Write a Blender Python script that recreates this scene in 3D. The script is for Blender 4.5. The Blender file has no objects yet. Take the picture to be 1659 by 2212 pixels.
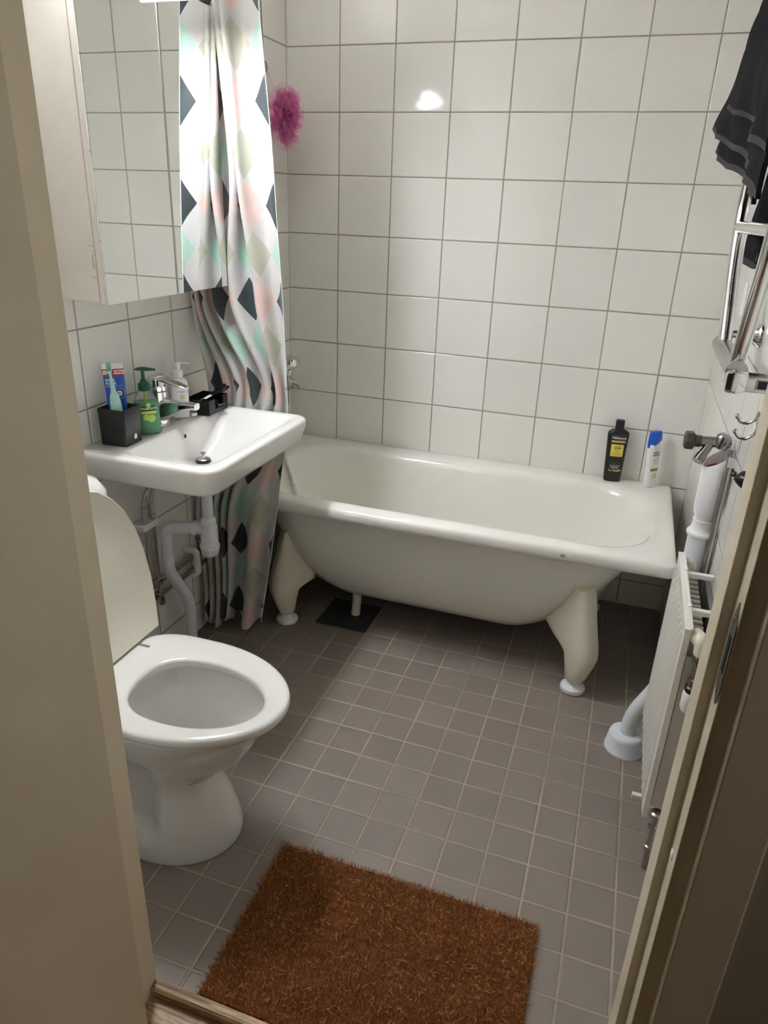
import bpy, bmesh, math, random
import numpy as np
from mathutils import Matrix, Vector
random.seed(7); rng = np.random.default_rng(7)
PI = math.pi
sc = bpy.context.scene
COL = sc.collection

# ------------------------------------------------------------------ camera
cd = bpy.data.cameras.new('camera'); cam = bpy.data.objects.new('camera', cd); COL.objects.link(cam)
right = Vector((0.94440551, 0.32692098, 0.0349415)); down = Vector((0.15934815, -0.36216477, -0.91839253)); fwd = Vector((-0.28758721, 0.87290283, -0.39412466))
m = Matrix.Identity(4)
for i in range(3):
    m[i][0] = right[i]; m[i][1] = -down[i]; m[i][2] = -fwd[i]
m.translation = (1.28740505, -2.6394428, 1.41162864)
cam.matrix_world = m
cd.sensor_fit = 'VERTICAL'; cd.sensor_height = 36; cd.lens = 36 * 1543.63 / 2212
cd.clip_start = 0.02
sc.camera = cam
# ------------------------------------------------------------------ world, lights, exposure
w = bpy.data.worlds.new('world'); sc.world = w; w.use_nodes = True
w.node_tree.nodes['Background'].inputs[0].default_value = (1.0, 0.86, 0.74, 1)
w.node_tree.nodes['Background'].inputs[1].default_value = 0.0030
def area(name, loc, target, size, power, color):
    l = bpy.data.lights.new(name, 'AREA'); l.energy = power; l.color = color; l.shape = 'RECTANGLE'; l.size = size[0]; l.size_y = size[1]
    o = bpy.data.objects.new(name, l); COL.objects.link(o); o.location = loc
    o.rotation_euler = (Vector(target) - Vector(loc)).to_track_quat('-Z', 'Y').to_euler(); return o
area('hall_light', (2.3, -2.25, 1.7), (0.6, -2.35, 1.0), (0.5, 0.9), 1.0, (1.0, 0.92, 0.82))
LAMP_STRENGTH = 31.0
sc.view_settings.view_transform = 'Standard'; sc.view_settings.look = 'None'
sc.cycles.diffuse_bounces = 12; sc.cycles.max_bounces = 16; sc.cycles.glossy_bounces = 6
sc.view_settings.exposure = 2.17; sc.view_settings.gamma = 1.0; sc.view_settings.use_curve_mapping = False

# ------------------------------------------------------------------ material helpers
def lin(c): return tuple((x / 255 / 12.92 if x / 255 <= 0.04045 else ((x / 255 + 0.055) / 1.055) ** 2.4) for x in c)
def nn(nt, t, **k):
    n = nt.nodes.new(t)
    for a, b in k.items(): setattr(n, a, b)
    return n
def math_(nt, op, a, b=None, c=None):
    n = nn(nt, 'ShaderNodeMath', operation=op)
    for i, v in enumerate((a, b, c)):
        if v is None: continue
        if isinstance(v, (int, float)): n.inputs[i].default_value = v
        else: nt.links.new(v, n.inputs[i])
    return n.outputs[0]
def mixc(nt, f, a, b):
    n = nn(nt, 'ShaderNodeMix', data_type='RGBA')
    for s, v in ((n.inputs[0], f), (n.inputs[6], a), (n.inputs[7], b)):
        if isinstance(v, (int, float)): s.default_value = v
        elif isinstance(v, tuple): s.default_value = (*v, 1) if len(v) == 3 else v
        else: nt.links.new(v, s)
    return n.outputs[2]
def mat(name, col, rough=0.4, metal=0.0, noise=0.0, nscale=30, bump=0.0, bscale=80, spec=None, **kw):
    m = bpy.data.materials.new(name); m.use_nodes = True; nt = m.node_tree; p = nt.nodes['Principled BSDF']
    p.inputs['Roughness'].default_value = rough; p.inputs['Metallic'].default_value = metal
    if spec is not None: p.inputs['Specular IOR Level'].default_value = spec
    for k, v in kw.items(): p.inputs[k.replace('_', ' ')].default_value = v
    tc = nn(nt, 'ShaderNodeTexCoord')
    n = nn(nt, 'ShaderNodeTexNoise'); n.inputs['Scale'].default_value = nscale; n.inputs['Detail'].default_value = 4
    nt.links.new(tc.outputs['Object'], n.inputs['Vector'])
    a = tuple(max(0, c * (1 - noise)) for c in col); b = tuple(min(1, c * (1 + noise)) for c in col)
    nt.links.new(mixc(nt, n.outputs[0], a, b), p.inputs['Base Color'])
    if bump:
        n2 = nn(nt, 'ShaderNodeTexNoise'); n2.inputs['Scale'].default_value = bscale; n2.inputs['Detail'].default_value = 5
        nt.links.new(tc.outputs['Object'], n2.inputs['Vector'])
        bm_ = nn(nt, 'ShaderNodeBump'); bm_.inputs['Strength'].default_value = bump; bm_.inputs['Distance'].default_value = 0.002
        nt.links.new(n2.outputs[0], bm_.inputs['Height']); nt.links.new(bm_.outputs[0], p.inputs['Normal'])
    return m
def tiles(name, ax, off, pitch, gw, tc, gc, rough, grough, var=0.03, bumpd=0.0012, dirt=0.25, wave=0.06, gvar=0.0, wob=0.0):
    m = bpy.data.materials.new(name); m.use_nodes = True; nt = m.node_tree; p = nt.nodes['Principled BSDF']
    g = nn(nt, 'ShaderNodeNewGeometry'); s = nn(nt, 'ShaderNodeSeparateXYZ'); nt.links.new(g.outputs['Position'], s.inputs[0])
    wn = nn(nt, 'ShaderNodeTexNoise'); wn.inputs['Scale'].default_value = 14; wn.inputs['Detail'].default_value = 3; nt.links.new(g.outputs['Position'], wn.inputs['Vector'])
    masks = []; ids = []; hs = []
    for k in range(2):
        v = s.outputs[ax[k]]
        t = math_(nt, 'DIVIDE', math_(nt, 'SUBTRACT', v, off[k]), pitch[k])
        ids.append(math_(nt, 'FLOOR', t))
        d = math_(nt, 'MULTIPLY', math_(nt, 'SUBTRACT', 0.5, math_(nt, 'ABSOLUTE', math_(nt, 'SUBTRACT', math_(nt, 'FRACT', t), 0.5))), pitch[k])
        if wob: d = math_(nt, 'ADD', d, math_(nt, 'MULTIPLY', math_(nt, 'SUBTRACT', wn.outputs[0], 0.5), wob))
        hs.append(d)
    d = math_(nt, 'MINIMUM', hs[0], hs[1])
    mr = nn(nt, 'ShaderNodeMapRange', interpolation_type='SMOOTHSTEP'); nt.links.new(d, mr.inputs[0]); mr.inputs[1].default_value = gw / 2 - 0.0004; mr.inputs[2].default_value = gw / 2 + 0.0006
    hb = nn(nt, 'ShaderNodeMapRange', interpolation_type='SMOOTHSTEP'); nt.links.new(d, hb.inputs[0]); hb.inputs[1].default_value = gw / 2 - 0.0005; hb.inputs[2].default_value = gw / 2 + 0.0028
    cb = nn(nt, 'ShaderNodeCombineXYZ'); nt.links.new(ids[0], cb.inputs[0]); nt.links.new(ids[1], cb.inputs[1])
    wh = nn(nt, 'ShaderNodeTexWhiteNoise'); nt.links.new(cb.outputs[0], wh.inputs[0])
    base = mixc(nt, wh.outputs[0], tuple(c * (1 - var) for c in tc), tuple(min(1, c * (1 + var)) for c in tc))
    n2 = nn(nt, 'ShaderNodeTexNoise'); n2.inputs['Scale'].default_value = 5; n2.inputs['Detail'].default_value = 6; nt.links.new(g.outputs['Position'], n2.inputs['Vector'])
    gcol = mixc(nt, n2.outputs[0], tuple(c * (1 - dirt) for c in gc), tuple(min(1, c * (1 + dirt)) for c in gc))
    nt.links.new(mixc(nt, mr.outputs[0], gcol, base), p.inputs['Base Color'])
    r = nn(nt, 'ShaderNodeMapRange'); nt.links.new(mr.outputs[0], r.inputs[0]); r.inputs[3].default_value = grough; r.inputs[4].default_value = rough
    nt.links.new(r.outputs[0], p.inputs['Roughness'])
    n3 = nn(nt, 'ShaderNodeTexNoise'); n3.inputs['Scale'].default_value = 7; n3.inputs['Detail'].default_value = 1; nt.links.new(g.outputs['Position'], n3.inputs['Vector'])
    # each tile sits a little crooked
    wsep = nn(nt, 'ShaderNodeSeparateColor'); nt.links.new(wh.outputs[1], wsep.inputs[0])
    tilt = math_(nt, 'ADD', math_(nt, 'MULTIPLY', math_(nt, 'SUBTRACT', wsep.outputs[0], 0.5), math_(nt, 'MULTIPLY', s.outputs[ax[0]], 0.006 / bumpd)),
                 math_(nt, 'MULTIPLY', math_(nt, 'SUBTRACT', wsep.outputs[1], 0.5), math_(nt, 'MULTIPLY', s.outputs[ax[1]], 0.006 / bumpd)))
    h = math_(nt, 'ADD', hb.outputs[0], math_(nt, 'MULTIPLY', n3.outputs[0], wave * 8))
    b = nn(nt, 'ShaderNodeBump'); b.inputs['Strength'].default_value = 1; b.inputs['Distance'].default_value = bumpd; nt.links.new(h, b.inputs['Height'])
    nt.links.new(b.outputs[0], p.inputs['Normal'])
    return m
WT = lin((233, 231, 226)); WG = lin((150, 142, 128))
M = {}
M['wall_back'] = tiles('wall_tiles_back', (0, 2), (0.1975, 1.105), (0.2, 0.2), 0.0034, WT, WG, 0.085, 0.7)
M['wall_left'] = tiles('wall_tiles_left', (1, 2), (-0.9954, 1.105), (0.197, 0.2), 0.0034, WT, WG, 0.085, 0.7)
M['wall_right'] = tiles('wall_tiles_right', (1, 2), (0.0, 1.105), (0.2, 0.2), 0.0028, WT, WG, 0.085, 0.7)
M['floor'] = tiles('floor_tiles', (0, 1), (0.6597, -1.0695), (0.0994, 0.0978), 0.0042, lin((131, 120, 112)), lin((158, 146, 129)), 0.42, 0.85, var=0.05, bumpd=0.0012, dirt=0.55, wave=0.05, wob=0.0018)
M['porcelain'] = mat('porcelain', lin((218, 217, 213)), 0.12, noise=0.01, Coat_Weight=0.4, Coat_Roughness=0.03)
M['enamel'] = mat('bath_enamel', lin((233, 232, 225)), 0.14, noise=0.01, Coat_Weight=0.3, Coat_Roughness=0.05)
M['plastic'] = mat('white_plastic', lin((232, 232, 234)), 0.3, noise=0.01)
M['plastic_cool'] = mat('pipe_plastic', lin((222, 225, 232)), 0.28, noise=0.01)
M['lid'] = mat('lid_plastic', lin((216, 211, 196)), 0.28, noise=0.02)
M['cream'] = mat('cream_plastic', lin((222, 216, 198)), 0.42, noise=0.03, bump=0.05, bscale=300)
M['chrome'] = mat('chrome', (0.78, 0.78, 0.79), 0.09, 1.0, noise=0.02)
M['chrome_dull'] = mat('dull_chrome', (0.5, 0.49, 0.47), 0.28, 1.0, noise=0.1)
M['nickel'] = mat('nickel', (0.45, 0.42, 0.38), 0.22, 1.0, noise=0.1)
M['steel_grey'] = mat('grey_steel', (0.32, 0.32, 0.33), 0.35, 1.0, noise=0.08)
M['valve_metal'] = mat('valve_metal', (0.30, 0.30, 0.30), 0.22, 1.0, noise=0.1)
M['black'] = mat('black_plastic', lin((23, 23, 26)), 0.38, noise=0.1, bump=0.05, bscale=400)
M['black_gloss'] = mat('black_gloss', lin((20, 20, 24)), 0.3, noise=0.1)
M['rubber'] = mat('black_rubber', lin((26, 26, 26)), 0.6)
M['cab'] = mat('cabinet_lacquer', lin((208, 202, 192)), 0.4, noise=0.02)
M['mirror'] = mat('mirror_glass', (0.86, 0.88, 0.86), 0.015, 1.0)
M['glass_edge'] = mat('mirror_edge', lin((90, 130, 120)), 0.1)
M['paint'] = mat('door_paint', lin((196, 184, 164)), 0.42, noise=0.03, nscale=6, bump=0.05, bscale=60)
M['frame'] = mat('frame_paint', lin((214, 203, 180)), 0.45, noise=0.04, nscale=5)
M['hallpaint'] = mat('hall_wall_paint', lin((170, 160, 145)), 0.7, noise=0.03)
M['ceil'] = mat('ceiling_paint', lin((214, 211, 204)), 0.8, noise=0.02)
M['rad'] = mat('radiator_enamel', lin((224, 222, 214)), 0.35, noise=0.02)
M['radside'] = mat('radiator_side', lin((190, 184, 172)), 0.4, noise=0.03)
M['towel'] = mat('towel_terry', lin((37, 36, 38)), 0.95, spec=0.08, noise=0.25, nscale=400, bump=1.0, bscale=600)
M['towel'].node_tree.nodes['Principled BSDF'].inputs['Sheen Weight'].default_value = 0.0
M['towelhem'] = mat('towel_hem', lin((50, 49, 50)), 0.9, noise=.2, nscale=300)
def flat(name, c, rough=0.5, metal=0): M[name] = mat(name, lin(c), rough, metal)
for a in (('red', (176, 38, 46)), ('blue', (34, 92, 186)), ('navy', (22, 40, 96)), ('mint', (168, 214, 206)), ('green_dark', (24, 84, 60)), ('green_label', (24, 70, 50)), ('lime', (176, 206, 70)),
          ('yellow', (216, 196, 80)), ('white', (238, 238, 236)), ('ink', (30, 30, 34)), ('gold', (196, 168, 96)), ('olive', (120, 148, 62)), ('limegreen', (170, 200, 80)), ('peachlabel', (206, 186, 130)), ('skyblue', (120, 180, 225)), ('greyink', (120, 120, 120))): flat(*a)
def transl(name, col, rough=0.15, tr=0.7, ior=1.4, alpha=1.0):
    m = mat(name, col, rough); p = m.node_tree.nodes['Principled BSDF']; p.inputs['Transmission Weight'].default_value = tr; p.inputs['IOR'].default_value = ior; p.inputs['Alpha'].default_value = alpha; return m
M['soap'] = transl('green_soap', lin((120, 186, 146)), 0.2, 0.3)
M['clear'] = transl('clear_plastic', (0.9, 0.95, 0.92), 0.08, 1.0, 1.12)
M['cap_blue'] = mat('blue_cap', lin((20, 90, 200)), 0.15)
M['loofah'] = transl('pink_mesh', lin((244, 140, 200)), 0.7, 0.0, 1.0, 0.2)
def wood(name, c1, c2, axis_scale):
    m = bpy.data.materials.new(name); m.use_nodes = True; nt = m.node_tree; p = nt.nodes['Principled BSDF']; p.inputs['Roughness'].default_value = 0.5
    tc = nn(nt, 'ShaderNodeTexCoord'); mp = nn(nt, 'ShaderNodeMapping'); mp.inputs['Scale'].default_value = axis_scale; nt.links.new(tc.outputs['Object'], mp.inputs[0])
    n = nn(nt, 'ShaderNodeTexNoise'); n.inputs['Scale'].default_value = 6; n.inputs['Detail'].default_value = 8; n.inputs['Distortion'].default_value = 1.2; nt.links.new(mp.outputs[0], n.inputs['Vector'])
    r = nn(nt, 'ShaderNodeValToRGB'); r.color_ramp.elements[0].position = 0.36; r.color_ramp.elements[1].position = 0.6; r.color_ramp.elements[0].color = (*c1, 1); r.color_ramp.elements[1].color = (*c2, 1)
    nt.links.new(n.outputs[0], r.inputs[0]); nt.links.new(r.outputs[0], p.inputs['Base Color'])
    b = nn(nt, 'ShaderNodeBump'); b.inputs['Strength'].default_value = 0.3; b.inputs['Distance'].default_value = 0.001; nt.links.new(n.outputs[0], b.inputs['Height']); nt.links.new(b.outputs[0], p.inputs['Normal'])
    return m
M['oak'] = wood('oak_threshold', lin((96, 68, 40)), lin((196, 164, 118)), (1, 30, 30))
M['oakfloor'] = wood('oak_floor', lin((118, 90, 60)), lin((186, 156, 118)), (2, 12, 2))
def emis(name, col, s):
    m = bpy.data.materials.new(name); m.use_nodes = True; p = m.node_tree.nodes['Principled BSDF']
    p.inputs['Emission Color'].default_value = (*col, 1); p.inputs['Emission Strength'].default_value = s; p.inputs['Base Color'].default_value = (*col, 1); return m
M['lamp'] = emis('lamp_tube', (0.93, 0.955, 1.0), LAMP_STRENGTH)
def curtain_mat():
    m = bpy.data.materials.new('curtain_harlequin'); m.use_nodes = True; nt = m.node_tree; p = nt.nodes['Principled BSDF']
    uv = nn(nt, 'ShaderNodeUVMap'); s = nn(nt, 'ShaderNodeSeparateXYZ'); nt.links.new(uv.outputs[0], s.inputs[0])
    u = math_(nt, 'DIVIDE', s.outputs[0], 0.104); v = math_(nt, 'DIVIDE', math_(nt, 'SUBTRACT', s.outputs[1], 1.398), 0.1295)
    iu = math_(nt, 'ROUND', u); iv = math_(nt, 'ROUND', v)
    du = math_(nt, 'ABSOLUTE', math_(nt, 'SUBTRACT', u, iu)); dv = math_(nt, 'ABSOLUTE', math_(nt, 'SUBTRACT', v, iv))
    inA = math_(nt, 'LESS_THAN', math_(nt, 'ADD', du, dv), 0.5)
    line = math_(nt, 'LESS_THAN', math_(nt, 'ABSOLUTE', math_(nt, 'SUBTRACT', math_(nt, 'ADD', du, dv), 0.5)), 0.012)
    pu = math_(nt, 'FLOORED_MODULO', iu, 2.0); pv = math_(nt, 'FLOORED_MODULO', iv, 2.0)
    c0 = mixc(nt, pv, lin((58, 68, 71)), lin((176, 206, 193))); c1 = mixc(nt, pv, lin((222, 196, 188)), lin((186, 185, 168)))
    A = mixc(nt, pu, c0, c1)
    B = lin((204, 202, 201))
    c = mixc(nt, inA, B, A); c = mixc(nt, line, c, lin((214, 206, 202)))
    nt.links.new(c, p.inputs['Base Color']); p.inputs['Roughness'].default_value = 0.45; p.inputs['Sheen Weight'].default_value = 0.2
    tr = nn(nt, 'ShaderNodeBsdfTranslucent'); nt.links.new(c, tr.inputs[0]); mx = nn(nt, 'ShaderNodeMixShader'); mx.inputs[0].default_value = 0.22
    nt.links.new(p.outputs[0], mx.inputs[1]); nt.links.new(tr.outputs[0], mx.inputs[2]); nt.links.new(mx.outputs[0], nt.nodes['Material Output'].inputs[0])
    n = nn(nt, 'ShaderNodeTexNoise'); n.inputs['Scale'].default_value = 26; n.inputs['Detail'].default_value = 4; g = nn(nt, 'ShaderNodeNewGeometry'); nt.links.new(g.outputs['Position'], n.inputs['Vector'])
    b = nn(nt, 'ShaderNodeBump'); b.inputs['Strength'].default_value = 0.5; b.inputs['Distance'].default_value = 0.004; nt.links.new(n.outputs[0], b.inputs['Height']); nt.links.new(b.outputs[0], p.inputs['Normal']); nt.links.new(b.outputs[0], tr.inputs['Normal'])
    return m
M['curtain'] = curtain_mat()
def coir_mat():
    m = bpy.data.materials.new('coir'); m.use_nodes = True; nt = m.node_tree; p = nt.nodes['Principled BSDF']; p.inputs['Roughness'].default_value = 0.8
    g = nn(nt, 'ShaderNodeNewGeometry'); r = nn(nt, 'ShaderNodeValToRGB')
    cr = r.color_ramp; cr.elements[0].color = (*lin((120, 74, 30)), 1); cr.elements[1].color = (*lin((222, 164, 92)), 1); e = cr.elements.new(0.5); e.color = (*lin((182, 118, 54)), 1)
    n = nn(nt, 'ShaderNodeTexNoise'); n.inputs['Scale'].default_value = 18; n.inputs['Detail'].default_value = 5; nt.links.new(g.outputs['Position'], n.inputs['Vector'])
    k = math_(nt, 'ADD', math_(nt, 'MULTIPLY', g.outputs['Random Per Island'], 0.55), math_(nt, 'MULTIPLY', n.outputs[0], 0.45)); nt.links.new(k, r.inputs[0]); nt.links.new(r.outputs[0], p.inputs['Base Color'])
    return m
M['coir'] = coir_mat()
M['coirbase'] = mat('coir_backing', lin((110, 64, 26)), 0.9, noise=0.4, nscale=200, bump=0.6, bscale=400)

# ------------------------------------------------------------------ object helpers
def thing(name, label, cat, loc, group=None):
    o = bpy.data.objects.new(name, None); COL.objects.link(o); o.location = loc; o.empty_display_size = 0.05
    o['label'] = label; o['category'] = cat
    if group: o['group'] = group
    return o
def root_loc(p):
    v = Vector((0, 0, 0))
    while p: v += p.location; p = p.parent
    return v
def obj(name, bm, m, parent=None, smooth=True, bevel=0, label=None, recalc=True, ang=40):
    if recalc: bmesh.ops.recalc_face_normals(bm, faces=bm.faces)
    me = bpy.data.meshes.new(name); bm.to_mesh(me); bm.free()
    if smooth:
        me.polygons.foreach_set('use_smooth', [True] * len(me.polygons)); me.set_sharp_from_angle(angle=math.radians(ang))
    o = bpy.data.objects.new(name, me); COL.objects.link(o)
    me.materials.append(M[m] if isinstance(m, str) else m)
    if parent:
        o.parent = parent
        if parent.type == 'EMPTY': o.matrix_parent_inverse = Matrix.Translation(-parent.location)
    if bevel:
        b = o.modifiers.new('bevel', 'BEVEL'); b.width = bevel; b.segments = 3; b.limit_method = 'ANGLE'; b.angle_limit = math.radians(50)
    if label: o['label'] = label
    return o
def tag(o, label, cat, group=None):
    o['label'] = label; o['category'] = cat
    if group: o['group'] = group
    return o
def struct(name, bm, m, parent=None, **k):
    o = obj(name, bm, m, parent, **k); o['kind'] = 'structure'; return o
def B(): return bmesh.new()
def box(bm, a, b, M_=None):
    x0, y0, z0 = a; x1, y1, z1 = b
    v = [bm.verts.new(p) for p in ((x0, y0, z0), (x1, y0, z0), (x1, y1, z0), (x0, y1, z0), (x0, y0, z1), (x1, y0, z1), (x1, y1, z1), (x0, y1, z1))]
    for f in ((0, 3, 2, 1), (4, 5, 6, 7), (0, 1, 5, 4), (1, 2, 6, 5), (2, 3, 7, 6), (3, 0, 4, 7)): bm.faces.new([v[i] for i in f])
    if M_ is not None:
        for q in v: q.co = M_ @ q.co
    return bm
def loft(bm, rings, cap0=True, cap1=True, closed=True):
    R = [[bm.verts.new(p) for p in r] for r in rings]; n = len(R[0])
    for a, b in zip(R, R[1:]):
        for i in range(n if closed else n - 1):
            j = (i + 1) % n; bm.faces.new((a[i], a[j], b[j], b[i]))
    if cap0: bm.faces.new(list(reversed(R[0])))
    if cap1: bm.faces.new(R[-1])
    return bm
def frame_to(axis):
    z = Vector(axis).normalized(); return z.to_track_quat('Z', 'Y').to_matrix().to_4x4()
def lathe(bm, prof, c=(0, 0, 0), axis=(0, 0, 1), n=32, cap0=True, cap1=True, sx=1, sy=1):
    F = Matrix.Translation(c) @ frame_to(axis) if axis != (0, 0, 1) else Matrix.Translation(c)
    rings = [[F @ Vector((max(r, 1e-5) * math.cos(2 * PI * i / n) * sx, max(r, 1e-5) * math.sin(2 * PI * i / n) * sy, z)) for i in range(n)] for r, z in prof]
    return loft(bm, rings, cap0, cap1)
def smooth_path(pts, k=6):
    P = [Vector(p) for p in pts]; out = []
    for i in range(len(P) - 1):
        p0 = P[max(i - 1, 0)]; p1 = P[i]; p2 = P[i + 1]; p3 = P[min(i + 2, len(P) - 1)]
        for s in range(k):
            t = s / k
            out.append(0.5 * ((2 * p1) + (p2 - p0) * t + (2 * p0 - 5 * p1 + 4 * p2 - p3) * t * t + (3 * p1 - p0 - 3 * p2 + p3) * t ** 3))
    out.append(P[-1]); return out
def round_path(pts, r, k=6):
    P = [Vector(p) for p in pts]; out = [P[0]]
    for i in range(1, len(P) - 1):
        a = (P[i - 1] - P[i]); b = (P[i + 1] - P[i]); rr = min(r, a.length * 0.49, b.length * 0.49); A = P[i] + a.normalized() * rr; C_ = P[i] + b.normalized() * rr
        for s in range(k + 1):
            t = s / k; out.append((1 - t) ** 2 * A + 2 * t * (1 - t) * P[i] + t * t * C_)
    out.append(P[-1]); return out
def tube(bm, pts, r, n=16, cap=True, prof=None):
    P = [Vector(p) for p in pts]; rs = r if isinstance(r, (list, tuple)) else [r] * len(P)
    T = [(P[min(i + 1, len(P) - 1)] - P[max(i - 1, 0)]).normalized() for i in range(len(P))]
    up = Vector((0, 0, 1)) if abs(T[0].z) < 0.9 else Vector((1, 0, 0)); u = T[0].cross(up).normalized(); rings = []
    for i, p in enumerate(P):
        u = (u - T[i] * u.dot(T[i])).normalized(); v = T[i].cross(u)
        if prof: rings.append([p + u * a * rs[i] + v * b * rs[i] for a, b in prof])
        else: rings.append([p + (u * math.cos(2 * PI * k / n) + v * math.sin(2 * PI * k / n)) * rs[i] for k in range(n)])
    return loft(bm, rings, cap, cap)
def rr(x0, x1, y0, y1, rad, z, n=8):
    if not isinstance(rad, (tuple, list)): rad = [rad] * 4
    cs = [(x1, y1, rad[0], 0), (x0, y1, rad[1], 1), (x0, y0, rad[2], 2), (x1, y0, rad[3], 3)]; out = []
    for cx, cy, r, q in cs:
        sx = 1 if cx == x1 else -1; sy = 1 if cy == y1 else -1; ox = cx - sx * r; oy = cy - sy * r
        for i in range(n + 1):
            a = q * PI / 2 + i / n * PI / 2; out.append(Vector((ox + r * math.cos(a), oy + r * math.sin(a), z)))
    return out
def xf(bm, Mx):
    bmesh.ops.transform(bm, matrix=Mx, verts=bm.verts); return bm
def textbm(body, size, align='CENTER', extr=0.0, bold=0.0, shear=0.0, spacing=1.0):
    cu = bpy.data.curves.new('lettering', 'FONT'); cu.body = body; cu.size = size; cu.align_x = align; cu.align_y = 'CENTER'; cu.extrude = extr; cu.offset = bold; cu.shear = shear; cu.space_character = spacing
    cu.resolution_u = 3
    o = bpy.data.objects.new('lettering_tmp', cu); COL.objects.link(o); bpy.context.view_layer.update()
    me = bpy.data.meshes.new_from_object(o.evaluated_get(bpy.context.evaluated_depsgraph_get())); bm = bmesh.new(); bm.from_mesh(me)
    bpy.data.objects.remove(o); bpy.data.curves.remove(cu); bpy.data.meshes.remove(me)
    return bm
def quad(bm, x0, x1, z0, z1, y=0, n=10):
    vs = [[bm.verts.new((x0 + (x1 - x0) * i / n, y, z0 + (z1 - z0) * j / n)) for i in range(n + 1)] for j in range(n + 1)]
    for j in range(n):
        for i in range(n): bm.faces.new((vs[j][i], vs[j][i + 1], vs[j + 1][i + 1], vs[j + 1][i]))
    return bm
T4 = Matrix.Translation
def Rz(a): return Matrix.Rotation(a, 4, 'Z')
def interp(tab, z):
    t = sorted(tab); return float(np.interp(z, [a for a, _ in t], [b for _, b in t]))

# ================================================================== ROOM SHELL
W = 1.5613; H = 2.42; YF = -1.9
bm = B(); box(bm, (0, YF, -0.1), (W, 0, 0)); struct('floor', bm, 'floor', smooth=False)
bm = B(); box(bm, (-0.1, -2.05, H), (W + 0.1, 0.1, H + 0.1)); struct('ceiling', bm, 'ceil', smooth=False)
bm = B(); box(bm, (-0.1, 0, -0.1), (W + 0.1, 0.1, H)); struct('wall_back', bm, 'wall_back', smooth=False)
bm = B(); box(bm, (-0.1, YF, -0.1), (0, 0, H)); struct('wall_left', bm, 'wall_left', smooth=False)
bm = B(); box(bm, (W, YF, -0.1), (W + 0.1, 0, H)); struct('wall_right', bm, 'wall_right', smooth=False)
FX0, FX1, FH = 0.57, 1.46, 2.10
bm = B(); box(bm, (-0.6, -1.985, -0.1), (FX0, YF, H)); box(bm, (FX1, -1.985, -0.1), (2.4, YF, H)); box(bm, (FX0, -1.985, FH), (FX1, YF, H)); wf = struct('wall_front', bm, 'hallpaint', smooth=False)
wf.data.materials.append(M['wall_back'])
for f_ in wf.data.polygons:
    if f_.normal.y > .9: f_.material_index = 1
bm = B(); box(bm, (-0.6, -3.9, -0.1), (2.4, -1.985, -0.004)); box(bm, (0.6, -1.986, -0.1), (1.43, -1.9, -0.004))
fl2 = struct('floor_hall', bm, 'oakfloor', smooth=False)
fl2.name = 'floor.001'
# threshold
bm = B(); loft(bm, [[Vector((x, y, z)) for y, z in ((-1.899, 0.0), (-1.899, 0.016), (-1.903, 0.019), (-1.917, 0.018), (-1.9215, 0.014), (-1.9215, -0.004), (-1.91, -0.004))] for x in (0.612, 1.418)]); struct('trim_1', bm, 'oak', smooth=False)
# right jamb, left jamb, head
def prism(bm, poly, z0, z1):
    loft(bm, [[Vector((x, y, z)) for x, y in poly] for z in (z0, z1)]); return bm
bm = prism(B(), [(1.414, -1.9), (1.414, -1.95), (1.425, -1.95), (1.425, -1.987), (FX1, -1.987), (FX1, -1.9)], -0.004, 2.06)
rj = struct('trim_2', bm, 'frame', smooth=False, bevel=0.0012)
bm = prism(B(), [(0.615, -1.9), (0.615, -1.95), (0.604, -1.95), (0.604, -1.987), (FX0, -1.987), (FX0, -1.9)], -0.004, 2.06)
struct('trim_3', bm, 'frame', smooth=False, bevel=0.0012)
bm = B(); box(bm, (FX0, -1.987, 2.06), (FX1, -1.9, 2.1)); box(bm, (0.604, -1.95, 2.045), (1.425, -1.9, 2.06)); struct('trim_4', bm, 'frame', smooth=False)
bm = box(B(), (1.443, -2.0, -0.004), (1.502, -1.985, 2.14)); struct('trim_5', bm, 'frame', smooth=False, bevel=0.003)
bm = box(B(), (0.527, -2.0, -0.004), (0.586, -1.985, 2.14)); struct('trim_6', bm, 'frame', smooth=False, bevel=0.003)
bm = box(B(), (0.586, -2.0, 2.08), (1.443, -1.985, 2.14)); struct('trim_7', bm, 'frame', smooth=False, bevel=0.003)
# strike plate
bm = B()
out = [(-0.008, 0.0), (0.0, 0.028), (0.013, 0.012), (0.013, -0.012), (0.0, -0.028)]
pl = [(-1.982, 1.078), (-1.972, 1.062), (-1.972, 1.005), (-1.974, 0.996), (-1.985, 0.972), (-1.9866, 0.985), (-1.9866, 1.06)]
pl = [(-1.9735, 1.080), (-1.9860, 1.060), (-1.9866, 1.052), (-1.9866, 0.984), (-1.9845, 0.972), (-1.976, 0.965), (-1.965, 0.978), (-1.962, 0.99), (-1.962, 1.055), (-1.966, 1.068)]
loft(bm, [[Vector((x, y, z)) for y, z in pl] for x in (1.4256, 1.4240)])
sp = obj('strike_plate', bm, 'steel_grey', rj, smooth=False); sp['label'] = 'grey metal strike plate'
bm = box(B(), (1.4234, -1.978, 1.002), (1.4241, -1.968, 1.042)); obj('latch_hole', bm, 'ink', sp, smooth=False)
for z in (1.062, 0.978):
    bm = lathe(B(), [(0.003, 0), (0.003, 0.0006), (0.0015, 0.001)], (1.4241, -1.972, z), (-1, 0, 0), 12); obj('screw', bm, 'chrome', sp)
bm = lathe(B(), [(0.0065, 0), (0.006, 0.0015), (0.002, 0.002)], (1.4252, -1.966, 0.747), (-1, 0, 0), 20, sy=1.0); obj('screw_cap', bm, 'white', rj, label='round white screw cap')
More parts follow.
